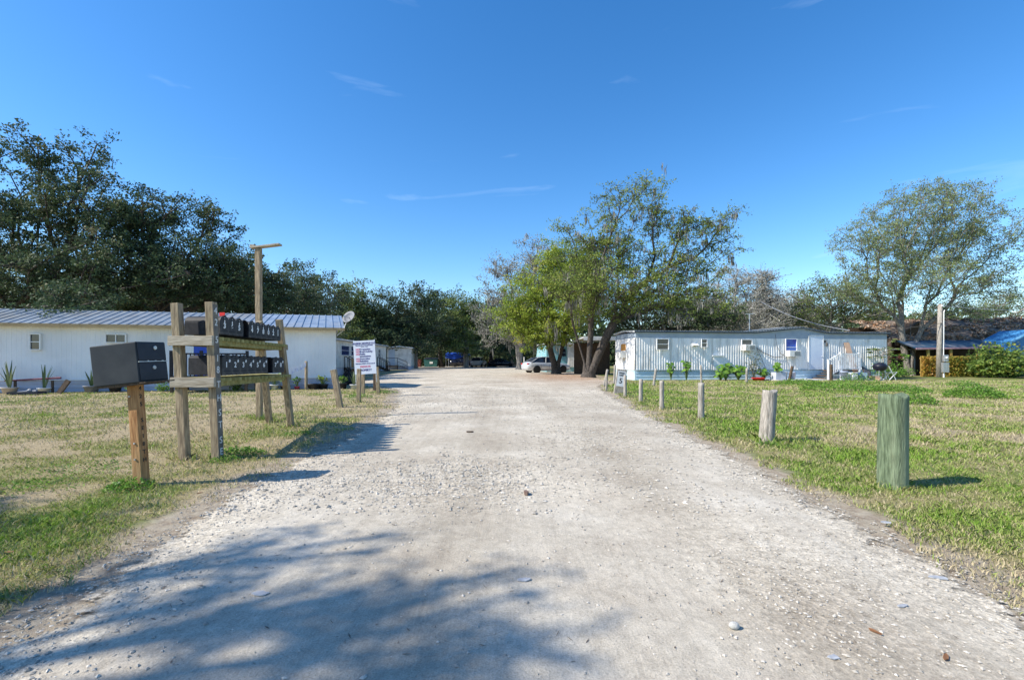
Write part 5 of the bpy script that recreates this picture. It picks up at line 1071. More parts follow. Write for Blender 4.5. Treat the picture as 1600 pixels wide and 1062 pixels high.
for i, (px, lb) in enumerate(((210, 'low green plant right of the parcel mailbox post, at the home skirting'), (255, 'low green plant left of the rack, at the home skirting'), (370, 'low dark plant behind the rack under the deck'))):
    bush('low_plant', by_wall(px, 609, .28), .28, .32, lb, 'plant', 220, .08, .5, LV_weed, 'low plants at the skirting', 70 + i)
bg_ = empty('rubbish_bags', gp(537, 601) + Vector((.3, .4, 0)), 0, 'heap of black rubbish bags between the leaning post and park sign', 'bags'); rngb = random.Random(4)
for k in range(5):
    m = MB(); m.smooth = True; c = Vector((rngb.uniform(-.35, .35), rngb.uniform(-.2, .2), .0)); hh = rngb.uniform(.35, .7); m.lathe([(.1, 0), (.25, .05), (.29, hh * .4), (.2, hh * .8), (.05, hh), (.08, hh + .07)], 12, c); m.v = [(x + rngb.uniform(-.03, .03), y + rngb.uniform(-.03, .03), z) for x, y, z in m.v]; m.build('bag', M_black, bg_)
ob = empty('chair', WB.w(WB.u(529), -1.3, 0), WB.ang, 'orange wooden chair standing left of the brown entry steps', 'chair')
m = MB(); m.box((0, 0, .5), (.5, .5, .05)); m.build('seat', M_new, ob); m = MB(); m.box((0, .24, .95), (.55, .04, .7)); m.build('backrest', M_new, ob, bevel=.02)
for sx in (-1, 1):
    for sy in (-1, 1): m = MB(); m.box((sx * .21, sy * .21, .24), (.05, .05, .48)); m.build('leg', M_new, ob)
# ================================================================== vehicles, cone, far bits
def car(loc, rz, paint, label, L=4.6, Wd=1.78, H=1.46, kind='sedan', name='parked_car'):
    r_ = empty(name, loc, rz, label, 'car')
    # stations: x, z bottom, z shoulder, z centre top, half width
    if kind == 'sedan': st = [(-2.3, .42, .62, .66, .62), (-2.22, .30, .78, .92, .78), (-1.9, .22, .90, 1.04, .86), (-1.4, .20, .93, 1.06, .89), (-.6, .19, .92, 1.0, .89), (.3, .19, .90, .97, .89), (.95, .19, .87, .96, .89), (1.5, .2, .80, .90, .87), (2.0, .24, .70, .78, .82), (2.24, .34, .60, .66, .68), (2.3, .42, .54, .56, .55)]
    else: st = [(-2.3, .45, .85, .9, .70), (-2.25, .35, 1.0, 1.05, .82), (-1.9, .28, 1.05, 1.1, .9), (-1.0, .26, 1.06, 1.1, .9), (0, .26, 1.05, 1.1, .9), (1.0, .26, 1.02, 1.1, .9), (1.6, .28, .98, 1.05, .88), (2.1, .34, .9, .96, .84), (2.3, .45, .75, .78, .72)]
    s_ = L / 4.6; m = MB(); m.smooth = True; n = 9; vs = []
    for x, zb, zs, zc, w in st:
        x *= s_; zm = zb + (zs - zb) * .55
        vs += [(x, -w * .86, zb), (x, -w * 1.0, zm), (x, -w * .97, zs), (x, -w * .80, zs + (zc - zs) * .7), (x, 0, zc), (x, w * .80, zs + (zc - zs) * .7), (x, w * .97, zs), (x, w, zm), (x, w * .86, zb)]
    fs = [(i * n + j, i * n + (j + 1) % n, (i + 1) * n + (j + 1) % n, (i + 1) * n + j) for i in range(len(st) - 1) for j in range(n)]; fs += [tuple(reversed(range(n))), tuple(range((len(st) - 1) * n, len(st) * n))]
    m.add(vs, fs); body = m.build('body', paint, r_)
    for sy in (-1, 1):
        for x in (-1.38, 1.38):
            m = MB(); m.tube([(x * s_, sy * .70, .34), (x * s_, sy * .896, .34)], .355, 20); m.build('dark_arch_disc', M_rubber, body)  # dark disc stands in for the shaded hollow of an uncut wheel well
    gh = [(-1.95, .98, .70), (-1.15, H - .06, .60), (-.5, H, .62), (.15, H - .03, .62), (1.05, .98, .72)] if kind == 'sedan' else [(-2.15, 1.05, .76), (-1.95, H + .1, .66), (-.6, H + .16, .68), (.3, H + .08, .66), (1.05, 1.06, .76)]
    m = MB(); m.smooth = False; vs = []
    for x, z, w in gh: x *= s_; zb = .95; vs += [(x, -.80, zb), (x, -w, z), (x, w, z), (x, .80, zb)]
    m.add(vs, [(i * 4 + j, i * 4 + j + 1, (i + 1) * 4 + j + 1, (i + 1) * 4 + j) for i in range(4) for j in range(3)]); m.build('window_glass', M_glass, r_)
    m = MB(); m.smooth = True; vs = []
    for x, z, w in gh[1:4]: x *= s_; vs += [(x - (.0), -w - .015, z - .015), (x, -w * .7, z + .035), (x, 0, z + .05), (x, w * .7, z + .035), (x, w + .015, z - .015)]
    m.add(vs, [(i * 5 + j, i * 5 + j + 1, (i + 1) * 5 + j + 1, (i + 1) * 5 + j) for i in range(2) for j in range(4)]); m.smooth = False
    for sy in (-1, 1):
        P = [(x * s_, sy * (w + .012), z) for x, z, w in gh]; P[0] = (P[0][0], sy * .78, .97); P[-1] = (P[-1][0], sy * .78, .97)
        for a, b in zip(P[:-1], P[1:]): m.bar(a, b, .05, .035)
        m.bar(((-.35) * s_, sy * .645, H - .02), ((-.45) * s_, sy * .80, .95), .06, .03)
    m.build('roof', paint, r_)
    for x in (-1.38, 1.38):
        for sy in (-1, 1):
            w = empty('wheel', (x * s_, sy * .80, .325)); w.parent = r_; m = MB(); m.smooth = True; m.lathe([(.2, -.1), (.31, -.1), (.325, -.07), (.325, .07), (.31, .1), (.2, .1)], 24); t_ = m.build('tyre', M_rubber, w); t_.rotation_euler = (math.radians(90), 0, 0)
            m = MB(); m.lathe([(.03, .0), (.2, .02), (.2, .03)], 16); [m.box((.1 * math.cos(a), .1 * math.sin(a), .04), (.18, .035, .02), (0, 0, a)) for a in [k * 1.257 for k in range(5)]]; ri = m.build('rim', M_metal if kind != 'sedan' else pm('dark_rim', (.05, .05, .055), (.1, .1, .11), rough=.4), w); ri.rotation_euler = (math.radians(90 * -sy * -1 if sy < 0 else -90), 0, 0); ri.location = (0, sy * .075, 0)
    for sy in (-1, 1):
        m = MB(); m.box((-2.17 * s_, sy * .62, .84), (.2, .28, .13)); m.build('tail_light', pm('tail_light_red', (.4, .01, .01), (.5, .02, .02), rough=.2), r_, bevel=.03)
        m = MB(); m.box((2.12 * s_, sy * .62, .66), (.22, .3, .11)); m.build('headlight', pm('headlight_glass', (.5, .52, .55), (.6, .62, .65), rough=.15), r_, bevel=.03)
        m = MB(); m.box((.75 * s_, sy * .93, .98), (.14, .16, .11)); m.build('side_mirror', paint, r_, bevel=.02)
        m = MB(); [m.box((x * s_, sy * .893, .84), (.16, .02, .03)) for x in (-.75, .25)]; m.build('door_handle', M_metal, r_)
    m = MB(); [m.box((x * s_, sy * .893, .6), (.008, .012, .52)) for x in (-.95, -.1, .85) for sy in (-1, 1)]; m.build('door_gap', M_rubber, body)
    return r_
P_silver = pm('silver_car_paint', (.55, .57, .60), (.60, .62, .66), scale=1, rough=.25, metal=.25, spec=.6)
P_dark = pm('dark_blue_car_paint', (.010, .014, .03), (.016, .02, .04), scale=1, rough=.2, spec=.7)
P_wht = pm('white_car_paint', (.6, .6, .6), (.68, .68, .68), scale=1, rough=.25, spec=.6)
car((3.15, 44.0, 0), math.radians(24), P_silver, 'silver sedan seen from its rear quarter, parked behind the small oak trunk', L=4.5)
car((-1.55, 79, 0), math.radians(-6), P_dark, 'dark blue car parked deep in shade at the far end of the lot', L=4.6)
car((-5.6, 80, 0), math.radians(80), P_wht, 'pale van parked in deep shade between the blue tarp and dark car', L=4.4, kind='van', name='parked_van')
car((-8.3, 81, 0), math.radians(5), P_dark, 'dark vehicle parked below the blue tarp canopy', L=4.6, kind='van')
bb = empty('traffic_barrel', gxd(813, 62), 0, 'bright orange traffic barrel at the foot of the mossy tree', 'traffic barrel')
m = MB(); m.smooth = True; m.lathe([(.33, 0), (.33, .06), (.27, .07), (.26, .3), (.24, .32), (.23, .6), (.21, .62), (.20, .88), (.1, .92)], 16); m.build('barrel', pm('orange_barrel', (.8, .12, .03), (.9, .18, .05), rough=.5), bb)
m = MB(); m.lathe([(.262, .34), (.258, .42)], 16); m.lathe([(.24, .58), (.235, .66)], 16); m.build('band', M_white, bb)
tp = empty('tarp_canopy', gxd(716, 78), 0, 'bright blue tarp canopy on poles at the far end of the lot', 'canopy')
m = MB(); vs = []
for i in range(9):
    for j in range(4): x = -1.9 + i * .48; vs.append((x, -1.6 + j * 1.1, 2.25 - .1 * abs(i - 3) * .5 + .25 * math.sin(j * 1.05) + .08 * math.sin(i * 2.1)))
m.add(vs, [(i * 4 + j, (i + 1) * 4 + j, (i + 1) * 4 + j + 1, i * 4 + j + 1) for i in range(8) for j in range(3)])
vs = [(-1.9 + i * .48, -1.6, 2.25 - .1 * abs(i - 3) * .5 + .08 * math.sin(i * 2.1)) for i in range(9)] + [(-1.9 + i * .48, -1.68 + .05 * (i % 2), 1.55 - .25 * math.sin(i * .6)) for i in range(9)]
m.add(vs, [(i, i + 1, i + 10, i + 9) for i in range(8)]); m.build('tarp', pm('blue_tarp', (.02, .09, .62), (.04, .14, .75), scale=3, rough=.4), tp)
for x, y in ((-1.8, -1.55), (1.85, -1.55), (-1.8, 1.6), (1.85, 1.6)): m = MB(); m.tube([(x, y, 0), (x, y, 2.1)], .04, 6); m.build('pole', M_metal, tp)
db = empty('dumpster', gxd(674, 74), 0, 'dark green dumpster with slanted lid in shade beyond the third home', 'dumpster'); m = MB(); m.prism([(-.95, .15), (.95, .15), (1.05, 1.1), (1.05, 1.3), (-1.05, 1.3), (-1.05, 1.1)], -.7, .7); m.build('bin', pm('dark_green_steel', (.02, .09, .09), (.04, .14, .13), rough=.6), db, bevel=.02)
m = MB(); m.bar((0, -.75, 1.33), (0, .75, 1.5), 2.1, .05); m.build('lid', M_black, db); m = MB(); m.box((0.1, -.73, .75), (.5, .02, .3)); m.build('panel', M_white, db)
rb = empty('brick_bin', gxd(652, 76), 0, 'reddish brown low box left of the dark green dumpster', 'box'); m = MB(); m.box((0, 0, .6), (1.2, .9, 1.2)); m.box((0, 0, 1.22), (1.3, 1.0, .06)); m.build('box', pm('dull_red_brick', (.16, .05, .04), (.25, .09, .06), scale=9), rb, bevel=.02)
bf = empty('board_fence', gxd(798, 78), 0, 'tan board fence panel left of the mossy tree trunk', 'fence'); m = MB(); [m.box((.1 + k * .2, 0, 1.0), (.18, .03, 2.0)) for k in range(7)]; m.box((.7, .03, 1.6), (1.4, .05, .1)); m.build('boards', M_ply, bf)
wp_ = empty('bollard', gxd(819, 60), 0, 'pale post standing just right of the orange barrel', 'post'); m = MB(); m.tube([(0, 0, 0), (0, 0, 1.5)], .07, 10); m.tube([(0, 0, 1.5), (0, 0, 1.56)], .09, 10); m.build('post', M_cream, wp_)
lgx = empty('log', gp(1331, 621), 0, 'short pale branch lying on the right lawn before the low weeds', 'branch'); m = MB(); m.tube([(-.52, 0, .02), (-.2, .05, .035), (.15, -.02, .03), (.5, .05, .02)], [.022, .02, .018, .01], 7); m.build('branch', M_barkg, lgx)

# ================================================================== trees
OK = 'dark oaks over the left mobile home'
tree('oak_tree', gxd(60, 27), T3(pd(50, 480, 26.5)), [B(20, 340, 25, 130, 115), B(150, 330, 25.5, 85, 75), B(90, 250, 26, 80, 50), B(180, 420, 24, 120, 70), B(20, 450, 23, 110, 60), B(-60, 300, 26, 110, 120), B(62, 500, 18.2, 48, 14, .8, 900), B(100, 474, 20.5, 95, 24, 1.6, 2200)],
     'largest dark oak at the left edge, its low boughs hanging over the metal roof', 'tree', OK, ncl=330, nleaf=240, leaf=.15, lm=LV_dark, sig=.62, seed=11, trunk_r=.55)
tree('oak_tree', gxd(255, 28.5), T3(pd(262, 455, 28)), [B(240, 350, 27.5, 75, 55), B(300, 420, 27, 85, 60), B(330, 350, 28, 26, 42, None, 1200), B(210, 430, 26.5, 80, 55), B(350, 440, 27, 50, 55)],
     'dark oak between the tall left oak and the tall post, with a spiky upper bough', 'tree', OK, ncl=230, nleaf=230, leaf=.15, lm=LV_dark, sig=.6, seed=12, trunk_r=.45)
tree('oak_tree', gxd(372, 33), T3(pd(375, 460, 33)), [B(380, 440, 32, 45, 55), B(365, 480, 31, 60, 25), B(415, 455, 33, 40, 45)],
     'dark oak directly behind the tall timber post', 'tree', OK, ncl=120, nleaf=200, leaf=.17, lm=LV_dark, sig=.65, seed=13, trunk_r=.35)
BK = 'trees behind the left homes and the gravel lot'
spec = [(455, 42, 398, 50, 'pale dusty-leaved tree right of the tall post', LV_dark), (493, 50, 405, 45, 'rounded oak standing left of the bright green tree above the homes', LV_dark), (547, 60, 432, 34, 'bright green leafy tree above the satellite dish', LV_mid), (556, 64, 418, 36, 'sparse tall tree with bare top behind the bright green tree', LV_grey),
        (600, 62, 450, 52, 'oak rising behind the second home roof', LV_dark), (648, 66, 442, 48, 'tall oak above the third home', LV_dark), (690, 74, 448, 44, 'dark oak above the blue tarp', LV_dark), (728, 72, 452, 40, 'oak with bare grey limbs left of the mossy tree', LV_mid), (765, 80, 462, 40, 'dark low oak behind the dark blue car', LV_dark)]
for i, (px, d, top, rw, lb, lm_) in enumerate(spec):
    airy = lm_ is LV_grey; base = H0 + F * CAMZ / d; hh = base - top
    sc = max(1, d / 42)
    tree('background_tree', gxd(px, d), T3(pd(px + (i % 3 - 1) * 8, top + hh * .55, d)), [B(px, top + hh * .28, d, rw * .75, hh * .24), B(px - rw * .45, top + hh * .48, d - 1, rw * .7, hh * .26), B(px + rw * .5, top + hh * .50, d + 1, rw * .7, hh * .25), B(px + rw * .1, top + hh * .68, d - 2.5, rw * 1.0, hh * .16)],
         lb, 'tree', BK, ncl=int(120 * (.3 if airy else 1)), nleaf=int(150 * (.4 if airy else 1)), leaf=.19 * sc, lm=lm_, sig=.75 * sc, seed=30 + i, trunk_r=.35, bark=M_barkg if i % 2 else M_bark, twigs=3, moss=40 if i in (1, 4, 5, 7) else 0, mosslen=2.2)
# mossy grey tree and yellow-green tree by the car
tree('mossy_tree', gxd(812, 57), T3(pd(812, 500, 57)), [B(800, 440, 57, 50, 45), B(850, 410, 56, 42, 40), B(775, 500, 56, 38, 50), B(830, 490, 54, 45, 45), B(890, 430, 55, 45, 60)],
     'grey mossy half-bare tree with a straight trunk beside the orange barrel', 'tree', None, ncl=190, nleaf=110, leaf=.21, lm=LV_grey, bark=M_barkg, sig=.95, seed=50, twigs=9, trunk_r=.4, moss=140, mosslen=2.0, r0=.022)
tree('oak_tree', gxd(869, 39.5), [T3(pd(850, 515, 39.5)), T3(pd(885, 510, 39.5))], [B(850, 470, 38.5, 62, 48), B(800, 505, 38.5, 38, 30), B(905, 450, 37.5, 45, 60), B(870, 405, 38.5, 35, 30), B(880, 510, 37, 42, 26), B(835, 530, 38, 35, 18, None, 300)],
     'yellow-green oak with a forked trunk in front of the silver sedan', 'tree', None, ncl=280, nleaf=190, leaf=.17, lm=LV_yel, sig=.72, seed=51, twigs=4, trunk_r=.33, moss=70, mosslen=1.5)
tree('oak_tree', gxd(919, 32.0), [T3(pd(925, 515, 32)), T3(pd(975, 468, 32)), T3(pd(905, 520, 32.3))],
     [B(940, 390, 32.5, 48, 48, None, 2600), B(985, 320, 32.5, 55, 38, None, 1700), B(1030, 300, 33, 24, 20, None, 260), B(1060, 400, 32, 50, 38, None, 1500), B(1110, 350, 32, 38, 22, None, 650), B(1135, 345, 32, 22, 30, None, 350), B(1010, 460, 31, 70, 36, None, 3200), B(1085, 470, 31, 62, 34, None, 1900), B(925, 470, 31, 50, 40, None, 2300), B(900, 420, 33, 36, 32, None, 1100), B(970, 400, 33, 60, 40, None, 2200), B(1070, 430, 32, 60, 30, None, 1500), B(1120, 400, 32, 34, 34, None, 700), B(900, 360, 33, 34, 26, None, 500), B(1035, 350, 33, 40, 30, None, 900), B(1068, 352, 32, 28, 22, None, 450), B(893, 452, 28.6, 34, 30, None, 1000), B(935, 435, 28.6, 38, 32, None, 1100)],
     'largest leaning oak with thick dark trunk and airy crown, left of the ribbed home', 'tree', None, ncl=520, nleaf=96, leaf=.145, lm=leafmat('leaning_oak_leaf', [(.09, .12, .04), (.19, .25, .05), (.30, .37, .07), (.42, .40, .14)], trans=.42, spec=.2), sig=.55, seed=52, twigs=5, trunk_r=.36, moss=150, mosslen=1.0, r0=.014)
RG = 'trees behind the ribbed mobile home'
tree('dark_tree', gxd(1000, 44), T3(pd(1000, 510, 44)), [B(1000, 485, 44, 60, 32), B(1070, 490, 43, 60, 28), B(960, 500, 42, 42, 30), B(1120, 500, 44, 50, 26)], 'dense dark tree low behind the left end of the ribbed home', 'tree', RG, ncl=150, nleaf=170, leaf=.18, lm=LV_dark, sig=.75, seed=53, trunk_r=.35, moss=60)
for i, (px, d, top, rw, lb) in enumerate(((1145, 48, 408, 58, 'bare grey-branched tree with mossy twigs behind the small window'), (1195, 46, 412, 26, 'thin grey tree rising above the roof mast'), (1240, 52, 442, 60, 'half-bare grey tree behind the roof peak of the ribbed home'), (1100, 50, 440, 44, 'pale bare-limbed tree just right of the leaning oak'))):
    base = H0 + F * CAMZ / d; hh = base - top
    tree('bare_tree', gxd(px, d), T3(pd(px, top + hh * .6, d)), [B(px, top + hh * .25, d, rw * .55, hh * .2), B(px - rw * .4, top + hh * .45, d, rw * .6, hh * .22), B(px + rw * .45, top + hh * .48, d, rw * .6, hh * .22), B(px, top + hh * .62, d - 1, rw * .9, hh * .16)], lb, 'tree', RG, ncl=190, nleaf=46, leaf=.17, lm=LV_grey, bark=M_barkp, sig=.85, seed=60 + i, twigs=12, trunk_r=.26, moss=40, mosslen=1.2, r0=.028)
tree('green_tree', gxd(1300, 47), T3(pd(1300, 515, 47)), [B(1290, 470, 47, 55, 34), B(1350, 475, 46, 50, 34), B(1235, 490, 46, 45, 24), B(1375, 500, 45, 40, 18)], 'olive green tree between the roof peak and the big forked tree', 'tree', RG, ncl=170, nleaf=100, leaf=.18, lm=LV_mid, sig=.8, seed=70, trunk_r=.3, bark=M_barkg, twigs=6, r0=.018)
tree('green_tree', gxd(1200, 60), T3(pd(1200, 515, 60)), [B(1180, 490, 60, 60, 24), B(1250, 500, 60, 60, 20), B(1110, 500, 60, 50, 20)], 'low green tree far behind the roof of the ribbed home', 'tree', RG, ncl=130, nleaf=110, leaf=.24, lm=LV_mid, sig=1.0, seed=71, trunk_r=.3, bark=M_barkg, twigs=5, r0=.02)
tree('forked_tree', gxd(1421, 35.5), [T3(pd(1405, 470, 35.5)), T3(pd(1440, 470, 35.5)), T3(pd(1423, 500, 35.5))],
     [B(1440, 350, 36, 95, 62, None, 4200), B(1350, 390, 35, 52, 50, None, 1700), B(1540, 375, 36, 56, 66, None, 2400), B(1440, 440, 34.5, 110, 40, None, 2600), B(1545, 450, 35, 50, 35, None, 1000), B(1345, 450, 35, 45, 30, None, 800), B(1445, 390, 36.5, 60, 60, None, 1900), B(1480, 310, 36, 60, 24, None, 700), B(1500, 490, 35.5, 60, 14, None, 500)],
     'tall airy tree with forked trunk and fine spreading branches on the right', 'tree', None, ncl=760, nleaf=92, leaf=.125, lm=leafmat('forked_tree_leaf', [(.13, .17, .09), (.22, .27, .13), (.31, .38, .12), (.40, .40, .26)], trans=.42, spec=.2), bark=M_barkm, sig=.52, seed=80, twigs=5, trunk_r=.28, moss=0, r0=.010)
tree('green_tree', gxd(1560, 48), T3(pd(1555, 500, 48)), [B(1540, 485, 48, 55, 22), B(1600, 480, 48, 55, 25), B(1470, 490, 48, 45, 18)], 'low airy tree behind the littered shed roof', 'tree', RG, ncl=90, nleaf=80, leaf=.18, lm=LV_mid, bark=M_barkg, sig=.8, seed=81, trunk_r=.25, twigs=5, r0=.018)
# oak beyond the left side of the view: only its dappled shade shows on the gravel
def cr(gx_, gy_, z, rx, ry_, rz_, w): k = z / math.tan(SUN_EL); return (gx_ - SUN_AZ_DIR.x * k, gy_ - SUN_AZ_DIR.y * k, z, rx, ry_, rz_, w)
def crp(px0, px1, py, z, ry_, w): a = gp(px0, py); b = gp(px1, py); return cr((a.x + b.x) / 2, a.y, z, (b.x - a.x) / 2, ry_, .22, w)
tree('oak_tree', (-10.6, -1.2, 0), (-9.8, -.8, 4.4), [crp(*q) for q in ((330, 620, 845, 6.2, .05, .5), (180, 650, 895, 6.6, .07, .9), (330, 720, 872, 6.9, .05, .5), (60, 430, 955, 6.0, .08, .8), (150, 600, 1000, 6.4, .08, 1.0), (420, 820, 940, 6.8, .07, .9), (480, 850, 985, 7.2, .08, .9), (520, 880, 1030, 7.0, .12, 1.2), (250, 800, 1060, 6.6, .10, .9), (-40, 190, 792, 5.8, .10, .7), (-20, 110, 925, 5.9, .10, .4), (-200, 300, 1130, 6.6, .3, .5))] + [(-9.6, -2, 7, 2.2, 2, 1.6, 1)],
     'oak standing beyond the left edge whose dappled shade falls on the gravel', 'tree', None, ncl=120, nleaf=38, leaf=.08, lm=LV_dark, sig=.19, seed=90, twigs=2, trunk_r=.22, r0=.007)
# far woods: closes the horizon behind every gap
rng = np.random.default_rng(77); n_ = 42000; X = rng.uniform(-75, 95, n_); Y = rng.uniform(92, 108, n_); top = 8.0 + 3.5 * fbm(X * .12, X * 0 + 3) + 2 * fbm(X * .5, X * 0 + 9) - 2.6 * np.exp(-((X - 30) ** 2) / 500); Z = top * rng.random(n_) ** 1.35
tag(npmesh('far_woods', leaf_quads(np.column_stack([X, Y, Z]), np.full(n_, 1.0), np.full(n_, .7), rng=rng), 4, LV_dark, None, rng.normal(.35, .2, n_).clip(0, 1)), 'dense far woods closing the horizon behind the homes and lot', 'woods', kind='stuff')

for i, (px, d, w_, h_, lb) in enumerate(((655, 86, 4.2, 4.2, 'dark thicket under the oaks above the dumpster'), (700, 88, 4.5, 4.6, 'dark thicket behind the blue tarp canopy'), (745, 88, 4.5, 4.4, 'dark thicket behind the pale van'), (785, 86, 4.0, 4.4, 'dark thicket behind the dark blue car'), (830, 74, 4.0, 4.6, 'dark thicket behind the orange barrel and mossy tree'), (615, 78, 4.0, 4.6, 'dark thicket behind the third home'))):
    bush('thicket', gxd(px, d), w_, h_, lb, 'bush', 3000, .42, .6, LV_dark, 'thickets at the far end of the lot', 200 + i, stem=False)
for i, (px, d, top, rw, lb) in enumerate(((-60, 34, 330, 110, 'dark tree at the far left edge behind the long white home'), (130, 37, 395, 90, 'dark tree low behind the middle of the long white home roof'), (300, 38, 420, 75, 'dark tree behind the long home roof, right of the largest oak'), (215, 33, 440, 80, 'low dark tree close behind the long home roof'))):
    base = H0 + F * CAMZ / d; hh = base - top
    tree('background_tree', gxd(px, d), T3(pd(px, top + hh * .6, d)), [B(px, top + hh * .35, d, rw * .8, hh * .25), B(px, 487, d - 1.5, rw * 1.1, 22), B(px + rw * .3, 460, d - 1, rw * .8, 26)], lb, 'tree', 'dark trees behind the long white home', ncl=130, nleaf=190, leaf=.19, lm=LV_dark, sig=.75, seed=230 + i, trunk_r=.3, twigs=2)

# ================================================================== weeds, litter, stray bits
def weed(px, py, r, h, label, n=260, leaf=.05, seed=0, g='green weed clumps in the lawns'):
    if py < 635 and px > 1200: h *= 1.5; n = int(n * 1.3); leaf *= 1.2
    rng = np.random.default_rng(100 + seed); b = gp(px, py); root = empty('weed_clump', b, 0, label, 'weeds', g); V = []; 
    ang = rng.uniform(0, 6.28, n); q = np.sqrt(rng.random(n)) * r; z = h * (1 - (q / r) ** 2 * .7) * rng.uniform(.3, 1.05, n); C = np.column_stack([np.cos(ang) * q * 1.3, np.sin(ang) * q, z])
    npmesh('foliage', leaf_quads(C, np.full(n, leaf), np.full(n, leaf * .5), up=1, rng=rng), 4, LV_weed, root, rng.random(n))
    m = MB(); [m.tube([(math.cos(a) * r * .2, math.sin(a) * r * .2, 0), (math.cos(a) * r * .6, math.sin(a) * r * .6, h * .8)], .003, 3) for a in ang[:14]]; m.build('stem', MATS['weed_stem'], root)
for i, w in enumerate(((205, 765, .17, .11, 'leafy weed clump at the foot of the parcel mailbox post', 420, .035), (372, 712, .26, .12, 'dense weed clump right of the lettered rack post', 700, .035), (352, 722, .14, .09, 'small weed tuft at the base of the lettered rack post', 260, .03), (470, 680, .25, .07, 'flat weed patch right of the far rack post', 300, .035),
        (560, 622, .35, .16, 'weeds around the left foot of the park sign', 380, .05), (600, 614, .4, .12, 'weeds right of the park sign posts', 300, .05), (1522, 622, .62, .30, 'large bright weed clump on the right lawn right of the green bollard', 1500, .06), (1430, 632, .40, .24, 'weed clump just beyond the top of the green bollard', 600, .055),
        (1400, 612, .9, .20, 'spreading weed patch behind the pale branch', 1200, .06), (1310, 611, 1.1, .26, 'broad weed patch in front of the white stair', 1600, .06), (1250, 602, .9, .22, 'weed patch in front of the concrete pad', 1000, .06), (1340, 603, .7, .45, 'tall weed tuft in front of the folding chair', 700, .06), (1505, 604, .5, .22, 'small weed clump beyond the large bright one', 400, .06), (130, 735, .5, .06, 'flat bright weed patch left of the parcel mailbox post', 500, .03), (40, 765, .4, .06, 'flat bright weed patch at the left edge', 420, .03), (1204, 697, .16, .07, 'grass tuft at the foot of the cracked log post', 150, .04))):
    weed(w[0], w[1], w[2], w[3], w[4], w[5], w[6], i)
def flat_bit(name, px, py, w, h, t, mat, label, cat, rz=0, n=9, seed=0, curl=.3):
    rng = random.Random(seed); p = gp(px, py); p.z = float(road_z(p.x, p.y)) + .003 if road_l(p.y) < p.x < road_r(p.y) else .03; o_ = MB(); R_ = [(rng.uniform(.75, 1.1)) for _ in range(n)]; top = [(math.cos(6.283 * k / n) * w / 2 * R_[k], math.sin(6.283 * k / n) * h / 2 * R_[k], t + curl * t * rng.random()) for k in range(n)]; bot = [(x, y, z - t) for x, y, z in top]
    o_.add(top + bot, [tuple(range(n)), tuple(range(2 * n - 1, n - 1, -1))] + [(k, k + n, (k + 1) % n + n, (k + 1) % n) for k in range(n)]); ob_ = o_.build(name, mat); ob_.location = p; ob_.rotation_euler = (0, 0, rz); return tag(ob_, label, cat)
M_pap = pm('dirty_paper', (.28, .29, .31), (.45, .46, .48), scale=30, rough=.7)
M_leaf = pm('dry_brown_leaf', (.16, .07, .03), (.28, .14, .06), scale=20, rough=.8)
flat_bit('crushed_can', 819, 916, .085, .035, .006, M_pap, 'flattened silvery scrap lying mid driveway near the camera', 'litter', .1, 9, 1)
flat_bit('plastic_lid', 406, 936, .085, .05, .004, pm('grey_lid', (.38, .37, .36), (.45, .44, .43)), 'round grey lid lying in the dappled shade', 'litter', 0, 18, 2, 0)
flat_bit('paper_scrap', 1466, 909, .10, .04, .006, M_pap, 'white paper scrap near the right edge of the gravel', 'litter', -.2, 8, 3)
flat_bit('paper_scrap', 1384, 823, .08, .035, .008, M_pap, 'small white scrap in the grass below the green bollard', 'litter', -.3, 7, 4)
flat_bit('paper_scrap', 1411, 958, .06, .02, .005, M_pap, 'narrow white scrap below the larger right paper scrap', 'litter', .2, 7, 5)
flat_bit('paper_scrap', 1302, 1040, .05, .03, .004, M_pap, 'grey-white scrap at the bottom right of the driveway', 'litter', .2, 7, 8)
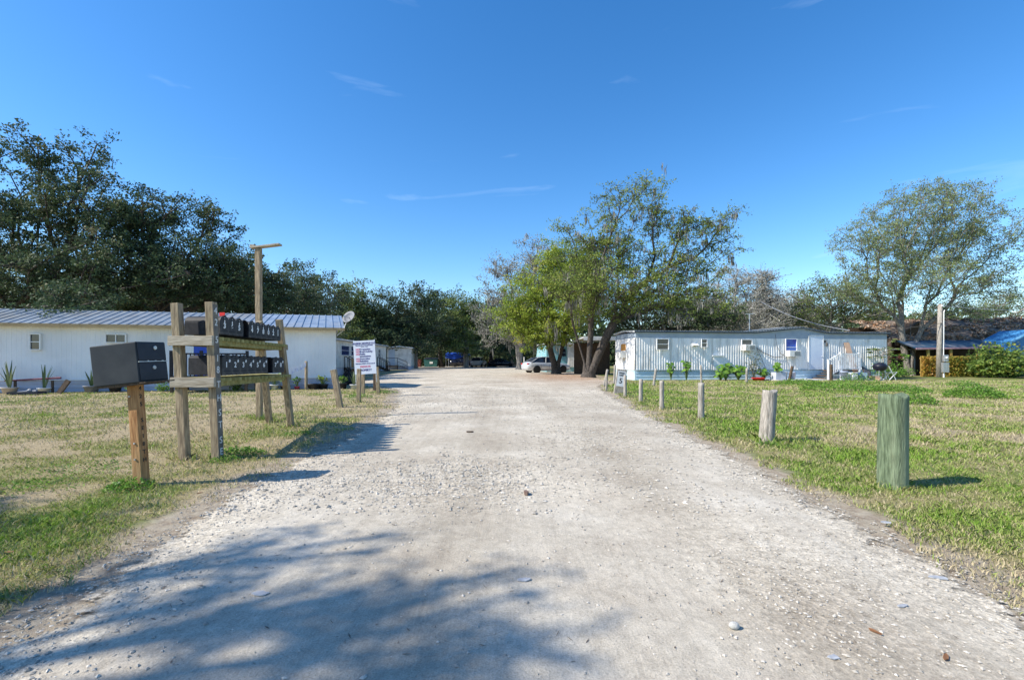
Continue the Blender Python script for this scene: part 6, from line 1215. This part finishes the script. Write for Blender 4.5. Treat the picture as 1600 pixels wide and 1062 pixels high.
bk = flat_bit('brick_piece', 822, 777, .045, .10, .028, pm('brown_brick', (.13, .08, .06), (.22, .15, .12), scale=20, rough=.9), 'brown brick fragment in the middle of the loose stones', 'brick', .1, 5, 6, 0)
flat_bit('wood_chip', 734, 679, .14, .035, .02, M_brown, 'dark wood chip lying on the driveway beyond the brick fragment', 'wood chip', 0, 5, 7, 0)
st_ = MB(); st_.smooth = True; st_.lathe([(.006, 0), (.018, .006), (.022, .016), (.016, .027), (.005, .031)], 10); so_ = st_.build('stone', pm('white_stone', (.36, .35, .32), (.55, .54, .5), scale=40, bump=.5)); so_.location = gp(1147, 991) + Vector((0, 0, .025)); so_.scale = (1.1, .8, 1); tag(so_, 'single white pebble larger than the gravel around it, lower right of the driveway', 'stone')
for i, (px, py, rz, lb) in enumerate(((1478, 1041, .8, 'orange-brown dry leaf at the bottom right'), (200, 768, .3, 'dry brown leaf by the parcel mailbox post'), (312, 776, 1.2, 'reddish dry leaf on the pale gravel rim left'), (14, 870, .1, 'orange-brown leaf in the grass at the left edge'), (1368, 1000, 2.0, 'curved dark twig-like leaf lower right on the driveway'))):
    flat_bit('dry_leaf', px, py, .055, .018, .003, M_leaf, lb, 'leaf', rz, 7, 20 + i, 2)
# small twigs and leaf crumbs on the gravel
k = 420; dd_ = 1.8 * (14 / 1.8) ** RNG.random(k); a_ = road_l(dd_); b_ = road_r(dd_); xx = a_ + (b_ - a_) * RNG.random(k); an = RNG.uniform(0, 6.28, k); L_ = RNG.uniform(.006, .03, k); 
C = np.column_stack([xx, dd_, road_z(xx, dd_) + .003]); dv = np.column_stack([np.cos(an) * L_, np.sin(an) * L_, RNG.uniform(-.1, .25, k) * L_]); pv = np.column_stack([-np.sin(an), np.cos(an), 0 * an]) * (.0016 + .003 * RNG.random(k) ** 3)[:, None]
tag(npmesh('twig_litter', np.stack([C - dv, C + pv, C + dv, C - pv], 1).reshape(-1, 3), 4, leafmat('twig', [(.07, .05, .035), (.2, .14, .09)], trans=0), None, RNG.random(k)), 'scattered twigs and leaf crumbs on the driveway', 'litter', kind='stuff')
